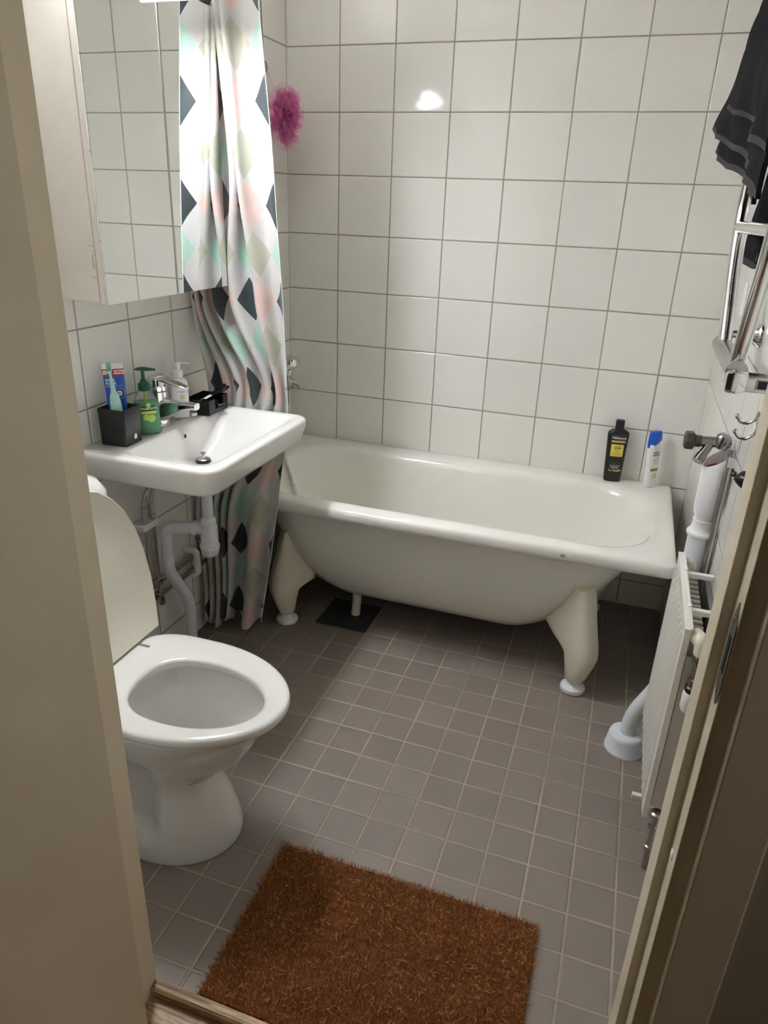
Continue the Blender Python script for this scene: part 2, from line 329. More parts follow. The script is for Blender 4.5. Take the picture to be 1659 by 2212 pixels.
# door leaf, opened into the hallway on its left hinges
door = struct('door_1', box(B(), (0.622, -2.78, 0.006), (0.6605, -1.986, 2.05)), 'paint', smooth=False, bevel=0.0015)
for z in (0.35, 1.75): obj('hinge', lathe(B(), [(0.006, -0.05), (0.006, 0.05)], (0.598, -1.996, z), n=12), 'steel_grey', door)
bm = B(); lathe(bm, [(0.026, 0), (0.026, 0.006), (0.01, 0.008), (0.01, 0.045)], (0.6605, -2.72, 1.03), (1, 0, 0)); tube(bm, round_path([(0.700, -2.72, 1.03), (0.705, -2.70, 1.03), (0.705, -2.60, 1.03)], 0.01), 0.009)
obj('door_handle', bm, 'chrome_dull', door)

# ================================================================== CEILING-HEIGHT THINGS: mirror cabinet, lamp
CY0, CY1, CZ0, CZ1 = -1.242, -0.712, 1.182, 1.862
cab = thing('mirror_cabinet', 'white wall cabinet with two mirror doors above the washbasin', 'cabinet', (0.06, -0.98, CZ0))
bm = B(); box(bm, (0.001, CY0 + 0.002, CZ0), (0.119, CY1 - 0.002, CZ1)); obj('cabinet_body', bm, 'cab', cab, smooth=False, bevel=0.002)
bm = B(); box(bm, (0.1215, CY0, CZ0 - 0.002), (0.1372, -0.9665, CZ1)); d1 = obj('cabinet_door', bm, 'cab', cab, smooth=False, bevel=0.0025)
bm = B(); box(bm, (0.1215, -0.9640, CZ0 - 0.002), (0.1372, CY1, CZ1)); d2 = obj('cabinet_door', bm, 'cab', cab, smooth=False, bevel=0.0025)
for d, a, b in ((d1, CY0, -0.9665), (d2, -0.9640, CY1)):
    bm = B(); box(bm, (0.1374, a + 0.0005, CZ0 - 0.004), (0.1412, b - 0.0005, CZ1)); g = obj('mirror', bm, 'mirror', d, smooth=False, bevel=0.0008)
bm = B()
for z in (1.305, 1.238): box(bm, (0.104, CY0 + 0.0012, z), (0.1195, CY0 + 0.0022, z + 0.0008))
for a, b in (((0.112, 1.258), (0.1125, 1.285)), ((0.112, 1.2845), (0.1192, 1.2852)), ((0.112, 1.2578), (0.1192, 1.2585))): box(bm, (a[0], CY0 + 0.0012, a[1]), (b[0], CY0 + 0.0022, b[1]))
obj('hinge_cutout', bm, 'greyink', cab, smooth=False)
lamp = thing('vanity_lamp', 'glowing strip lamp mounted on top of the mirror cabinet', 'lamp', (0.12, -0.97, 1.863))
bm = B(); box(bm, (0.06, -1.32, 1.863), (0.13, -0.86, 1.885)); box(bm, (0.10, -1.33, 1.885), (0.128, -0.85, 1.93)); box(bm, (0.128, -0.872, 1.843), (0.25, -0.864, 1.93)); box(bm, (0.208, -1.325, 1.8885), (0.212, -0.864, 1.93)); obj('lamp_housing_and_shields', bm, 'plastic', lamp, smooth=False, bevel=0.002)  # end plate added to shade the curtain, front lip to dim the upper wall
bm = B(); box(bm, (0.130, -1.285, 1.885), (0.205, -0.874, 1.915)); obj('lamp_diffuser', bm, 'lamp', lamp, smooth=False, bevel=.006)

# ================================================================== BATHTUB
tub = thing('bathtub', 'white footed bathtub standing along the back wall', 'bathtub', (0.755, -0.35, 0))
n = 14
R = []
def ring(z, x0, x1, y0, y1, r): R.append(rr(x0, x1, y0, y1, r, z, n))
yb = -0.004
ring(.112, .46, 1.06, -.44, -.22, .10); ring(.102, .43, 1.08, -.47, -.19, .12); ring(.108, .39, 1.12, -.505, -.17, .13); ring(.13, .345, 1.17, -.545, -.14, .15); ring(.165, .30, 1.215, -.578, -.12, .17); ring(.21, .265, 1.255, -.605, -.10, .18)
ring(.27, .225, 1.305, -.628, -.08, .19); ring(.33, .19, 1.35, -.643, -.065, .19); ring(.40, .16, 1.395, -.655, -.05, .19); ring(.47, .135, 1.435, -.664, -.04, .19); ring(.484, .13, 1.44, -.667, -.04, .19)
ring(.479, .02, 1.498, -.688, -.012, .02); ring(.4765, .008, 1.506, -.699, -.006, .022); ring(.479, .004, 1.51, -.703, yb, .024); ring(.49, .002, 1.5115, -.705, yb, .025); ring(.503, .002, 1.5115, -.705, yb, .025)
ring(.512, .004, 1.51, -.702, yb, .024); ring(.5175, .010, 1.506, -.696, -.010, .022); ring(.520, .022, 1.496, -.686, -.02, .02); ring(.5205, .06, 1.485, -.665, -.05, .10)
ring(.520, .095, 1.472, -.648, -.085, .17); ring(.517, .112, 1.462, -.641, -.098, .19); ring(.508, .122, 1.452, -.633, -.108, .20); ring(.49, .132, 1.44, -.627, -.115, .20); ring(.44, .145, 1.42, -.618, -.125, .20)
ring(.36, .165, 1.385, -.606, -.135, .20); ring(.28, .19, 1.34, -.594, -.148, .19); ring(.21, .22, 1.28, -.58, -.162, .18); ring(.165, .26, 1.22, -.555, -.185, .16); ring(.142, .32, 1.15, -.515, -.225, .13); ring(.134, .42, 1.05, -.45, -.28, .10)
bm = B(); loft(bm, R); obj('bath_shell', bm, 'enamel', tub, ang=75)
# feet
def foot(px, py, sx, sy, uu):
    f = B(); d = Vector((sx * 0.78, sy * 0.62, 0)).normalized(); t = Vector((-d.y, d.x, 0)); base = Vector((px, py, 0)); rings = []
    for z, u0, u1, w_ in uu:
        if z > .125:
            tb_ = sorted([(.13, .345, 1.17, .545, .14, .15), (.165, .30, 1.215, .578, .12, .17), (.21, .265, 1.255, .605, .10, .18), (.27, .225, 1.305, .628, .08, .19), (.33, .19, 1.35, .643, .065, .19), (.40, .16, 1.395, .655, .05, .19)])
            zc = [a[0] for a in tb_]; A_ = [float(np.interp(z, zc, [a[k] for a in tb_])) for k in range(1, 6)]; ins = .012
            x0_, x1_, yf_, ybk, rd = A_[0] + ins, A_[1] - ins, A_[2] - ins, A_[3] + ins, A_[4]
            def inside(q):
                cx = min(max(q.x, x0_ + rd), x1_ - rd); cy = min(max(-q.y, ybk + rd), yf_ - rd)
                return (q.x - cx) ** 2 + (-q.y - cy) ** 2 < rd * rd
            while u0 < u1 - .01 and inside(base + d * u0): u0 += .004
            while u0 >= u1 - .012: u1 += .004
        ring_ = []
        for k in range(24):
            a = 2 * PI * k / 24; c, s = math.cos(a), math.sin(a); e = 0.62
            cu = math.copysign(abs(c) ** e, c); su = math.copysign(abs(s) ** e, s)
            ring_.append(base + d * ((u0 + u1) / 2 + (u1 - u0) / 2 * cu) + t * (w_ / 2 * su * (1 + 0.12 * cu)) + Vector((0, 0, z)))
        rings.append(ring_)
    loft(f, rings); o = obj('bath_foot', f, 'cream', tub, ang=60, label='cream plastic cover of the foot')
    g = lathe(B(), [(.030, 0), (.037, .003), (.040, .010), (.038, .018), (.030, .0235), (.0245, .0245), (.0205, .029), (.0195, .042), (.0195, .05)], (px, py, 0), n=36); obj('adjusting_disc', g, 'plastic', o, label='round white levelling disc')
UU = [(.042, -.023, .024, .046), (.047, -.027, .030, .054), (.10, -.036, .050, .066), (.135, -.044, .060, .072), (.150, -.060, .062, .074), (.175, -.105, .060, .074), (.205, -.150, .054, .074), (.24, -.150, .044, .072), (.28, -.135, .033, .070), (.33, -.10, .022, .066), (.37, -.06, .010, .06)]
foot(1.288, -.640, 1, -1, UU); foot(.262, -.612, -1, -1, UU); UR = [u for u in UU if u[0] < .25]; foot(1.300, -.088, 1, 1, UR); foot(.262, -.10, -1, 1, UR)
# badge
bm = lathe(B(), [(.0105, 0), (.0105, .0012), (.0095, .0018)], (1.201, -.7046, .4955), (0, -1, 0), 28); bd = obj('bath_badge', bm, 'lid', tub, label='small round maker badge')
bm = textbm('Ifö', .0115, bold=.0002); xf(bm, T4((1.201, -.7067, .4955)) @ Matrix.Rotation(PI / 2, 4, 'X')); obj('badge_lettering', bm, 'ink', bd, smooth=False, recalc=False)
# drain pipe
bm = B(); tube(bm, round_path([(.36, -.36, .115), (.455, -.43, .10), (.482, -.47, .085), (.478, -.478, -.002)], .03), .0165, 20); obj('waste_pipe', bm, 'cream', tub)

# floor drain
fd = thing('floor_drain', 'square dark grey floor drain with perforated round grate under the bathtub', 'drain', (.458, -.487, 0))
bm = B(); box(bm, (.362, -.583, .0), (.554, -.393, .003)); obj('drain_plate', bm, 'steel_grey', fd, smooth=False, bevel=.001)
gm = mat('drain_iron', lin((58, 59, 60)), .4, .2); fd.children[0].data.materials[0] = gm
bm = B(); lathe(bm, [(.086, 0), (.086, .0018), (.080, .0022), (.078, .0012)], (.458, -.487, .003), n=48); gr = obj('drain_grate', bm, gm, fd)
bm = B()
for i in range(-5, 6):
    for j in range(-5, 6):
        x = i * .0145 + (j % 2) * .00725; y = j * .0125
        if math.hypot(x, y) < .068 and not (math.hypot(x - .02, y - .01) < .02): lathe(bm, [(.0038, 0), (.0038, .0003)], (.458 + x, -.487 + y, .0043), n=8)
obj('grate_holes', bm, 'ink', gr, smooth=False)

# ================================================================== WASHBASIN
sk = thing('washbasin', 'white rectangular porcelain washbasin hung on the left wall', 'washbasin', (0.0, -.98, .70))
R = []
SY0, SY1 = -1.262, -.700
def sring(z, x1, y0, y1, rf, x0=0.001, rb=.004): R.append(rr(x0, x1, y0, y1, (rf, rb, rb, rf), z, 10))
sring(.676, .20, -1.03, -.83, .05, .08, .04); sring(.692, .30, -1.12, -.80, .06, .05, .04); sring(.722, .335, -1.19, -.755, .05, .01, .01); sring(.735, .345, -1.215, -.735, .045); sring(.737, .375, -1.240, -.716, .04); sring(.741, .383, -1.246, -.710, .042); sring(.75, .388, -1.250, -.706, .044)
sring(.79, .401, -1.260, -.700, .046); sring(.803, .402, -1.261, -.699, .046); sring(.809, .400, -1.259, -.7005, .045); sring(.8125, .395, -1.255, -.7035, .042); sring(.813, .385, -1.248, -.709, .04)
sring(.8125, .372, -1.232, -.722, .045, .112, .03); sring(.810, .362, -1.220, -.732, .045, .118, .03); sring(.800, .352, -1.208, -.745, .045, .123, .03); sring(.785, .338, -1.185, -.765, .05, .126, .035); sring(.762, .312, -1.13, -.80, .06, .129, .04)
sring(.735, .275, -1.06, -.83, .07, .130, .045); sring(.710, .23, -.99, -.87, .05, .131, .04); sring(.699, .19, -.95, -.90, .022, .135, .022)
bm = B(); loft(bm, R); obj('basin', bm, 'porcelain', sk, ang=80)
bm = B(); lathe(bm, [(.0085, 0), (.0085, .0012), (.0062, .0018)], (.1278, -.965, .786), (1, 0, .12), 24); ov = obj('overflow_ring', bm, 'chrome', sk)
bm = B(); lathe(bm, [(.006, 0), (.006, .0004)], (.1296, -.965, .7862), (1, 0, .12), 20); obj('overflow_hole', bm, 'ink', ov)
bm = B(); lathe(bm, [(.026, 0), (.026, .003), (.02, .004)], (.158, -.925, .6985), n=32); obj('drain_ring', bm, 'chrome', sk)
bm = B(); lathe(bm, [(.019, 0), (.021, .002), (.021, .008), (.017, .011), (.006, .0125), (.004, .020), (.0085, .025), (.0085, .027), (.004, .029)], (.158, -.925, .702), n=28)
pg = thing('basin_plug', 'dark plug with chrome knob sitting in the washbasin drain', 'plug', (.158, -.925, .702)); obj('plug_body', bm, 'chrome_dull', pg)
bm = lathe(B(), [(.0215, 0), (.0215, .006)], (.158, -.925, .7035), n=28); obj('plug_seal', bm, 'rubber', pg)

# faucet
TX, TY = .055, -.972
fa = thing('basin_faucet', 'chrome single-lever mixer tap on the washbasin deck', 'faucet', (TX, TY, .813))
bm = lathe(B(), [(.0275, 0), (.0275, .003), (.0255, .005), (.0248, .05), (.0255, .085), (.0262, .097), (.0262, .0985)], (TX, TY, .813), n=40); obj('faucet_body', bm, 'chrome', fa)
bm = B(); rings = []
for t in np.linspace(0, 1, 14):
    x = TX + .0 + t * .125; zc = .885 + .010 * math.sin(t * 2.6) - .006 * t; h_ = .028 * (1 - t) + .0095 * t; h_ = .0095 + (.030) * (1 - t) ** 1.5; w_ = .0240 * (1 - t) + .0135 * t
    zc = .893 - h_ - .004 * t + .0
    ring_ = []
    for k in range(24):
        a = 2 * PI * k / 24; c, s = math.cos(a), math.sin(a); e = .6
        ring_.append(Vector((x, TY + w_ * math.copysign(abs(c) ** e, c), zc + h_ * math.copysign(abs(s) ** e, s))))
    rings.append(ring_)
loft(bm, rings); spt = obj('spout', bm, 'chrome', fa, ang=50)
bm = lathe(B(), [(.0105, 0), (.0105, .008), (.008, .0085)], (TX + .112, TY, .8625), (0, 0, -1), 24); obj('aerator', bm, 'chrome_dull', spt)
bm = B(); lathe(bm, [(.0245, 0), (.0255, .004), (.0255, .030), (.0235, .040), (.016, .0455), (.002, .047)], (TX, TY, .9135), n=36)
rings = []
for t in np.linspace(0, 1, 12):
    x = TX + .0 + t * .098; zc = .951 - .016 * t - .006 * t * t; h_ = .0075 * (1 - t) + .003 * t; w_ = .021 * (1 - t) ** .7 + .0095 * t ** .6
    rings.append([Vector((x, TY + w_ * math.copysign(abs(math.cos(a)) ** .7, math.cos(a)), zc + h_ * math.copysign(abs(math.sin(a)) ** .7, math.sin(a)))) for a in [2 * PI * k / 20 for k in range(20)]])
loft(bm, rings); obj('lever', bm, 'chrome', fa, ang=50)
bm = lathe(B(), [(.003, 0), (.003, .001)], (TX + .0255, TY, .929), (1, 0, 0), 12); obj('red_dot', bm, 'red', fa)

# ---- tumbler
PX, PY, PZ = .062, -1.150, .8132
tb = thing('toothbrush_tumbler', 'matte black square tumbler holding toothbrush and toothpaste', 'tumbler', (PX, PY, PZ))
Mt = T4((PX, PY, PZ)) @ Rz(math.radians(4))
def sq(z, h_, r=.006): return [Mt @ p for p in rr(-h_, h_, -h_, h_, r, z, 5)]
bm = B(); loft(bm, [sq(0, .036), sq(.001, .0372), (sq(.0955, .0385)), sq(.0965, .038), sq(.0965, .0362, .004), sq(.0955, .0358, .004), sq(.004, .0345, .004)]); obj('tumbler_body', bm, 'black', tb, ang=50)
bm = B()
for i in range(5): box(bm, (.0386, -.0005 + i * .0024, .013), (.0390, .0012 + i * .0024, .024 + .002 * (i % 3)), Mt)
for z in (.017, .021): box(bm, (.0388, -.001, z), (.0391, .011, z + .001), Mt)
obj('printed_logo', bm, 'white', tb, smooth=False)
# toothpaste
tp = thing('toothpaste_tube', 'blue and white toothpaste tube with red banner standing in the black tumbler', 'toothpaste', (PX - .01, PY + .01, PZ + .005))
Mp = T4((PX - .012, PY + .016, PZ + .006)) @ Rz(math.radians(32)) @ Matrix.Rotation(math.radians(-5), 4, 'X') @ Matrix.Rotation(math.radians(-2), 4, 'Y')
rings = []
for z, wx, dy in ((.03, .016, .014), (.045, .022, .014), (.10, .0245, .010), (.16, .0262, .0045), (.185, .0268, .0016), (.195, .027, .0014)):
    rings.append([Mp @ Vector((wx * math.cos(a), dy * math.sin(a), z)) for a in [2 * PI * k / 28 for k in range(28)]])
bm = B(); loft(bm, rings); obj('tube_body', bm, 'blue', tp, ang=50)
bm = lathe(B(), [(.013, 0), (.013, .03)], n=24); xf(bm, Mp); obj('tube_cap', bm, 'white', tp)
def tfront(x, z, off=.0005):
    wx = float(np.interp(z, [.03, .045, .10, .16, .185, .195], [.016, .022, .0245, .0262, .0268, .027])); dy = float(np.interp(z, [.03, .045, .10, .16, .185, .195], [.014, .014, .010, .0045, .0016, .0014]))
    return -dy * math.sqrt(max(0, 1 - min(1, (x / wx)) ** 2)) - off
def wrap(bm, fr, off, Mx):
    for v in bm.verts: v.co = Mx @ Vector((v.co.x, fr(v.co.x, v.co.z, off), v.co.z))
    return bm
def label(parent, name, fr, Mx, x0, x1, z0, z1, m_, off=.0006, n=12):
    return obj(name, wrap(quad(B(), x0, x1, z0, z1, n=n), fr, off, Mx), m_, parent, smooth=False, recalc=False)
def lettering(parent, body, size, fr, Mx, x, z, m_, off=.001, align='CENTER', bold=0.0, rot=0, shear=0, spacing=1.0):
    bm = textbm(body, size, align, bold=bold, shear=shear, spacing=spacing); xf(bm, T4((x, 0, z)) @ Matrix.Rotation(PI / 2, 4, 'X') @ Rz(rot))
    return obj('lettering', wrap(bm, fr, off, Mx), m_, parent, smooth=False, recalc=False)
label(tp, 'white_crimp', tfront, Mp, -.0265, .0265, .181, .195, 'white'); label(tp, 'red_banner', tfront, Mp, -.0258, .0258, .163, .181, 'red')
lettering(tp, 'BIG SIZE', .0145, tfront, Mp, .0, .172, 'white', bold=.0005, shear=.25)
lettering(tp, 'SUPER', .0085, tfront, Mp, -.0215, .153, 'white', bold=.0003, align='LEFT'); lettering(tp, 'FLUOR', .0085, tfront, Mp, -.0215, .1445, 'white', bold=.0003, align='LEFT')
label(tp, 'small_print', tfront, Mp, -.021, .02, .138, .1388, 'white'); label(tp, 'small_print', tfront, Mp, -.021, .006, .1362, .1368, 'white')
def disc_patch(parent, name, fr, Mx, cx, cz, r0, r1, m_, off):
    bm = B(); vs = []
    for k in range(28):
        a = 2 * PI * k / 28; vs.append((bm.verts.new((cx + r0 * math.cos(a), 0, cz + r0 * math.sin(a))), bm.verts.new((cx + r1 * math.cos(a), 0, cz + r1 * math.sin(a)))))
    for k in range(28): a = vs[k]; b = vs[(k + 1) % 28]; bm.faces.new((a[0], a[1], b[1], b[0]))
    return obj(name, wrap(bm, fr, off, Mx), m_, parent, smooth=False, recalc=False)
disc_patch(tp, 'seal_glow', tfront, Mp, .0095, .119, .0001, .0135, 'skyblue', .0007); disc_patch(tp, 'seal_ring', tfront, Mp, .0095, .119, .0075, .0115, 'navy', .0009); disc_patch(tp, 'seal_disc', tfront, Mp, .0095, .119, .0001, .0072, 'white', .0009)
lettering(tp, '10x', .006, tfront, Mp, .0095, .1195, 'navy', .0012, bold=.0001)
# toothbrush
tbh = thing('toothbrush', 'mint green toothbrush leaning in front of the toothpaste in the tumbler', 'toothbrush', (PX, PY, PZ + .01))
Mb = T4((PX + .012, PY - .012, PZ + .006)) @ Rz(math.radians(32)) @ Matrix.Rotation(math.radians(-4), 4, 'Y')
bm = lathe(B(), [(.011, 0), (.0135, .02), (.0142, .08), (.0138, .105), (.011, .122), (.0075, .131), (.0068, .133)], n=24); xf(bm, Mb); obj('handle', bm, 'mint', tbh)
bm = lathe(B(), [(.0070, .1325), (.0070, .1345)], n=20); xf(bm, Mb); obj('metal_ring', bm, 'chrome', tbh)
bm = lathe(B(), [(.0066, .1345), (.0050, .150), (.0034, .168), (.0032, .186)], n=20); loft(bm, [[Vector((wx * math.cos(a), .0028 * math.sin(a) + .001, z)) for a in [2 * PI * k / 16 for k in range(16)]] for z, wx in ((.182, .003), (.186, .0058), (.194, .0066), (.204, .0062), (.208, .004))]); xf(bm, Mb); obj('brush_head', bm, 'mint', tbh)
bm = B()
for i in range(5):
    for j in range(7): box(bm, (-.005 + i * .0022, -.0125, .187 + j * .0028), (-.005 + i * .0022 + .0015, -.0015, .187 + j * .0028 + .0016), Mb)
bz = obj('bristles', bm, 'mint', tbh, smooth=False)
# ---- green soap bottle
def superring(a, b, z, e, Mx, n_=40):
    return [Mx @ Vector((a * math.copysign(abs(math.cos(t)) ** e, math.cos(t)), b * math.copysign(abs(math.sin(t)) ** e, math.sin(t)), z)) for t in [2 * PI * k / n_ for k in range(n_)]]
def bottle_front(prof, e):
    zs = [p[0] for p in prof]; A = [p[1] for p in prof]; Bb = [p[2] for p in prof]
    def f(x, z, off=.0005):
        a = float(np.interp(z, zs, A)); b = float(np.interp(z, zs, Bb)); q = min(1, abs(x / a)); return -b * max(0, 1 - q ** (2 / e)) ** (e / 2) - off
    return f
Mg = T4((.072, -1.052, .8135)) @ Rz(math.radians(44))
gsb = thing('soap_dispenser', 'clear pump bottle of green hand soap beside the black tumbler', 'soap bottle', (.072, -1.052, .8135))
gp = [(0, .032, .021), (.003, .0345, .0235), (.03, .0352, .024), (.06, .0342, .0235), (.09, .0300, .021), (.108, .022, .0172), (.116, .0145, .0135), (.119, .0125, .0125)]
bm = B(); loft(bm, [superring(a, b, z, .85, Mg) for z, a, b in gp]); obj('bottle_body', bm, 'clear', gsb, ang=60)
li = [(.0015, .0305, .0195), (.004, .0332, .0222), (.03, .0340, .0228), (.06, .0330, .0223), (.088, .0292, .0200)]
bm = B(); loft(bm, [superring(a, b, z, .85, Mg) for z, a, b in li]); obj('green_liquid', bm, 'soap', gsb, ang=60)
fg = bottle_front(gp, .85)
label(gsb, 'brand_band', fg, Mg, -.016, .024, .066, .080, 'green_label'); label(gsb, 'lime_band', fg, Mg, -.016, .024, .0585, .066, 'lime')
lettering(gsb, 'PALMOLIVE', .0082, fg, Mg, .004, .073, 'white', bold=.0001)
for cx, cz, r in ((-.004, .049, .0085), (.010, .046, .0105), (.004, .082, .006)): disc_patch(gsb, 'fruit_picture', fg, Mg, cx, cz, .0001, r, 'limegreen', .0008)
bm = lathe(B(), [(.0145, .1185), (.0155, .121), (.0155, .136), (.013, .139), (.0085, .1395), (.0085, .147), (.005, .1475), (.0045, .17), (.006, .1735)], n=32)
loft(bm, [[Vector((x, wy * math.cos(a), .176 + (.0015 * (-abs(x) * 40)) * 0 + hz * math.sin(a) - max(0, x) * .12)) for a in [2 * PI * k / 16 for k in range(16)]] for x, wy, hz in ((-.021, .002, .001), (-.017, .007, .0025), (-.008, .011, .0045), (.004, .012, .0055), (.015, .0085, .0045), (.026, .0055, .0035), (.033, .004, .0028))]); xf(bm, Mg); obj('pump', bm, 'green_dark', gsb)
bm = tube(B(), [(.0, 0, .01), (0, 0, .12)], .0028, 10); xf(bm, Mg); obj('dip_tube', bm, 'lime', gsb)
# ---- lotion bottle
Ml = T4((.062, -.880, .8135)) @ Rz(math.radians(44))
lb = thing('lotion_bottle', 'white rectangular pump bottle behind the faucet', 'lotion bottle', (.062, -.880, .8135))
lp = [(0, .0235, .0165), (.002, .0250, .018), (.008, .0255, .0185), (.10, .0255, .0185), (.110, .0235, .0175), (.116, .018, .0155), (.118, .0125, .0125)]
bm = B(); loft(bm, [superring(a, b, z, .45, Ml) for z, a, b in lp]); obj('bottle_body', bm, 'plastic', lb, ang=60)
bm = lathe(B(), [(.012, .117), (.012, .120), (.0148, .1205), (.0148, .137), (.013, .139), (.0075, .1395), (.0075, .155), (.0078, .156), (.0078, .160), (.002, .161)], n=32)
loft(bm, [[Vector((x, wy * math.cos(a), .1585 + .0015 - max(0, x - .02) * .25 + hz * math.sin(a))) for a in [2 * PI * k / 14 for k in range(14)]] for x, wy, hz in ((-.007, .005, .002), (.004, .0068, .003), (.014, .004, .0025), (.024, .0036, .0022), (.034, .003, .0018))]); xf(bm, Ml); obj('pump', bm, 'plastic', lb)
fl_ = bottle_front(lp, .45)
lettering(lb, 'INTIM GEL', .0055, fl_, Ml, .001, .079, 'blue'); disc_patch(lb, 'flower_picture', fl_, Ml, .0035, .062, .0001, .0045, 'yellow', .0008)
for k in range(7):
    a = k * PI * 2 / 7; bm = B(); xf(quad(bm, -.0007, .0007, .0055, .0105, n=2), T4((.0035, 0, .062)) @ Matrix.Rotation(a, 4, 'Y')); obj('petal_print', wrap(bm, fl_, .0008, Ml), 'greyink', lb, smooth=False, recalc=False)
label(lb, 'blue_line', fl_, Ml, -.0125, -.0118, .018, .075, 'blue', n=4)
for k in range(9): label(lb, 'small_print', fl_, Ml, -.009, .010 - .003 * (k % 3), .046 - k * .0036, .0467 - k * .0036, 'greyink', n=4)
# ---- small black box with scissors
Mx = T4((.088, -.782, .8135)) @ Rz(math.radians(3))
bb = thing('desk_organiser', 'small black open box at the far end of the washbasin deck', 'box', (.088, -.782, .8135))
bm = B(); t_ = .003
def bx_(a, b): box(bm, a, b, Mx)
bx_((-.042, -.058, 0), (.042, .058, t_)); bx_((-.042, -.058, 0), (-.042 + t_, .058, .044)); bx_((-.042, -.058, 0), (.042, -.058 + t_, .044)); bx_((-.042, .058 - t_, 0), (.042, .058, .044))
bx_((.042 - t_, -.058, 0), (.042, -.020, .044)); bx_((.042 - t_, .030, 0), (.042, .058, .044)); bx_((.042 - t_, -.020, 0), (.042, .030, .012)); bx_((.020, -.02, 0), (.023, .03, .03)); bx_((-.04, .0, 0), (.04, .003, .03))
obj('box_body', bm, 'black', bb, smooth=False, bevel=.0008)
scs = thing('scissors', 'black-handled scissors lying across the small black box', 'scissors', (.09, -.78, .85))
Ms = T4((.098, -.765, .860)) @ Rz(math.radians(58)) @ Matrix.Rotation(math.radians(-22), 4, 'Y')
bm = B()
for s in (-1, 1):
    pts = [Vector((.03 + .014 * math.cos(a) * 1.35 + .008, s * .0105 + .010 * math.sin(a), s * .001)) for a in [2 * PI * k / 24 for k in range(25)]]
    tube(bm, pts, .0028, 8, cap=False); tube(bm, [(.027, s * .006, s * .001), (.006, s * .0025, s * .001), (-.004, -s * .001, s * .001)], .0036, 8)
xf(bm, Ms); obj('finger_loops', bm, 'black_gloss', scs)
bm = B()
for s in (-1, 1): loft(bm, [[Vector((x, y0 + s * .001, s * .0008 + z_)) for y0, z_ in ((-hw, 0), (hw, 0), (hw, s * .0008), (-hw, s * .0008))] for x, hw in ((-.002, .0045), (-.03, .004), (-.055, .0008))])
xf(bm, Ms); obj('blades', bm, 'chrome', scs, smooth=False)
nc = thing('nail_clipper', 'small chrome clipper poking through the front gap of the black box', 'nail clipper', (.125, -.77, .83))
Mn = T4((.118, -.775, .828)) @ Rz(math.radians(40))
bm = B(); tube(bm, [(0, 0, 0), (.012, 0, .0), (.028, 0, .003)], [.004, .0065, .005], 14); xf(bm, Mn); obj('clipper_cap', bm, 'black_gloss', nc)
bm = B(); box(bm, (-.012, -.004, -.006), (.004, .004, .006), Mn); obj('clipper_body', bm, 'chrome', nc, smooth=False)

# ================================================================== PIPES UNDER THE BASIN
tr = thing('basin_trap', 'white plastic bottle trap and waste pipe under the washbasin', 'drain trap', (.185, -.965, .45))
tx, ty = .185, -.962
bm = tube(B(), [(tx, ty, .684), (tx, ty, .52)], .0165, 28); obj('tail_pipe', bm, 'plastic_cool', tr)
bm = lathe(B(), [(.0215, .0), (.0225, .002), (.0225, .016), (.0185, .022), (.0185, .024)][::1], (tx, ty, .520), n=36); obj('union_nut', bm, 'plastic', tr)
bm = lathe(B(), [(.026, .450), (.026, .512), (.022, .523), (.019, .525)], (tx, ty, 0), n=36); obj('trap_body', bm, 'plastic', tr)
bm = lathe(B(), [(.020, .418), (.024, .421), (.0285, .440), (.030, .444), (.030, .452), (.027, .455)], (tx, ty, 0), n=36); obj('trap_cup', bm, 'plastic', tr)
ex, ey = .072, -1.018
bm = B(); tube(bm, round_path([(tx, ty, .507), (ex, ey, .513), (ex + .001, ey, .40)], .03), .0185, 24); obj('elbow_pipe', bm, 'plastic_cool', tr)
bm = tube(B(), [(tx - .03, ty - .0145, .508), (tx - .042, ty - .0205, .509)], .0225, 28); obj('union_nut', bm, 'plastic', tr)
bm = B(); tube(bm, round_path([(ex + .001, ey, .42), (ex, ey, .365), (.070, -.925, .215), (.068, -.925, .0)], .03), .0178, 24); obj('waste_pipe', bm, 'plastic_cool', tr)
bm = tube(B(), [(ex + .001, ey, .40), (ex + .001, ey, .425)], .0205, 28); obj('sleeve', bm, 'plastic_cool', tr)
for nm, y_, x_, s, lab in (('cold', -1.060, .034, -1, 'flexible braided supply pipe nearer the toilet under the washbasin'), ('hot', -1.018, .030, 1, 'flexible braided supply pipe nearer the shower curtain under the washbasin')):
    hp = thing('supply_pipe', lab, 'water pipe', (x_, y_, .27))
    bm = B(); tube(bm, smooth_path([(.06, y_ + .055, .70), (.05, y_ + .035, .655), (x_ + .004, y_ + .008, .62), (x_, y_, .585)], 8), .0052, 12); obj('braided_hose', bm, 'chrome_dull', hp)
    bm = lathe(B(), [(.0065, .535), (.0095, .538), (.0095, .548), (.0075, .55), (.0075, .562), (.009, .564), (.009, .582), (.0065, .585)], (x_, y_, 0), n=6); obj('coupling', bm, 'chrome_dull', hp, smooth=False)
    bm = tube(B(), [(x_, y_, .54), (x_, y_ + .0, .27)], .0062, 14); obj('copper_pipe', bm, 'chrome_dull', hp)
bm = B(); box(bm, (.001, -1.078, .512), (.044, -1.005, .533)); tag(obj('pipe_clamp', bm, 'plastic', bevel=.004), 'white clip holding the two thin supply pipes on the wall', 'pipe clip')
wp = thing('wall_pipe', 'pair of horizontal chrome pipes with valves running low along the left wall', 'water pipe', (.03, -.95, .28))
for z in (.322, .276): obj('pipe', tube(B(), [(.033, -1.05, z), (.033, -.70, z)], .0085, 16), 'chrome_dull', wp)
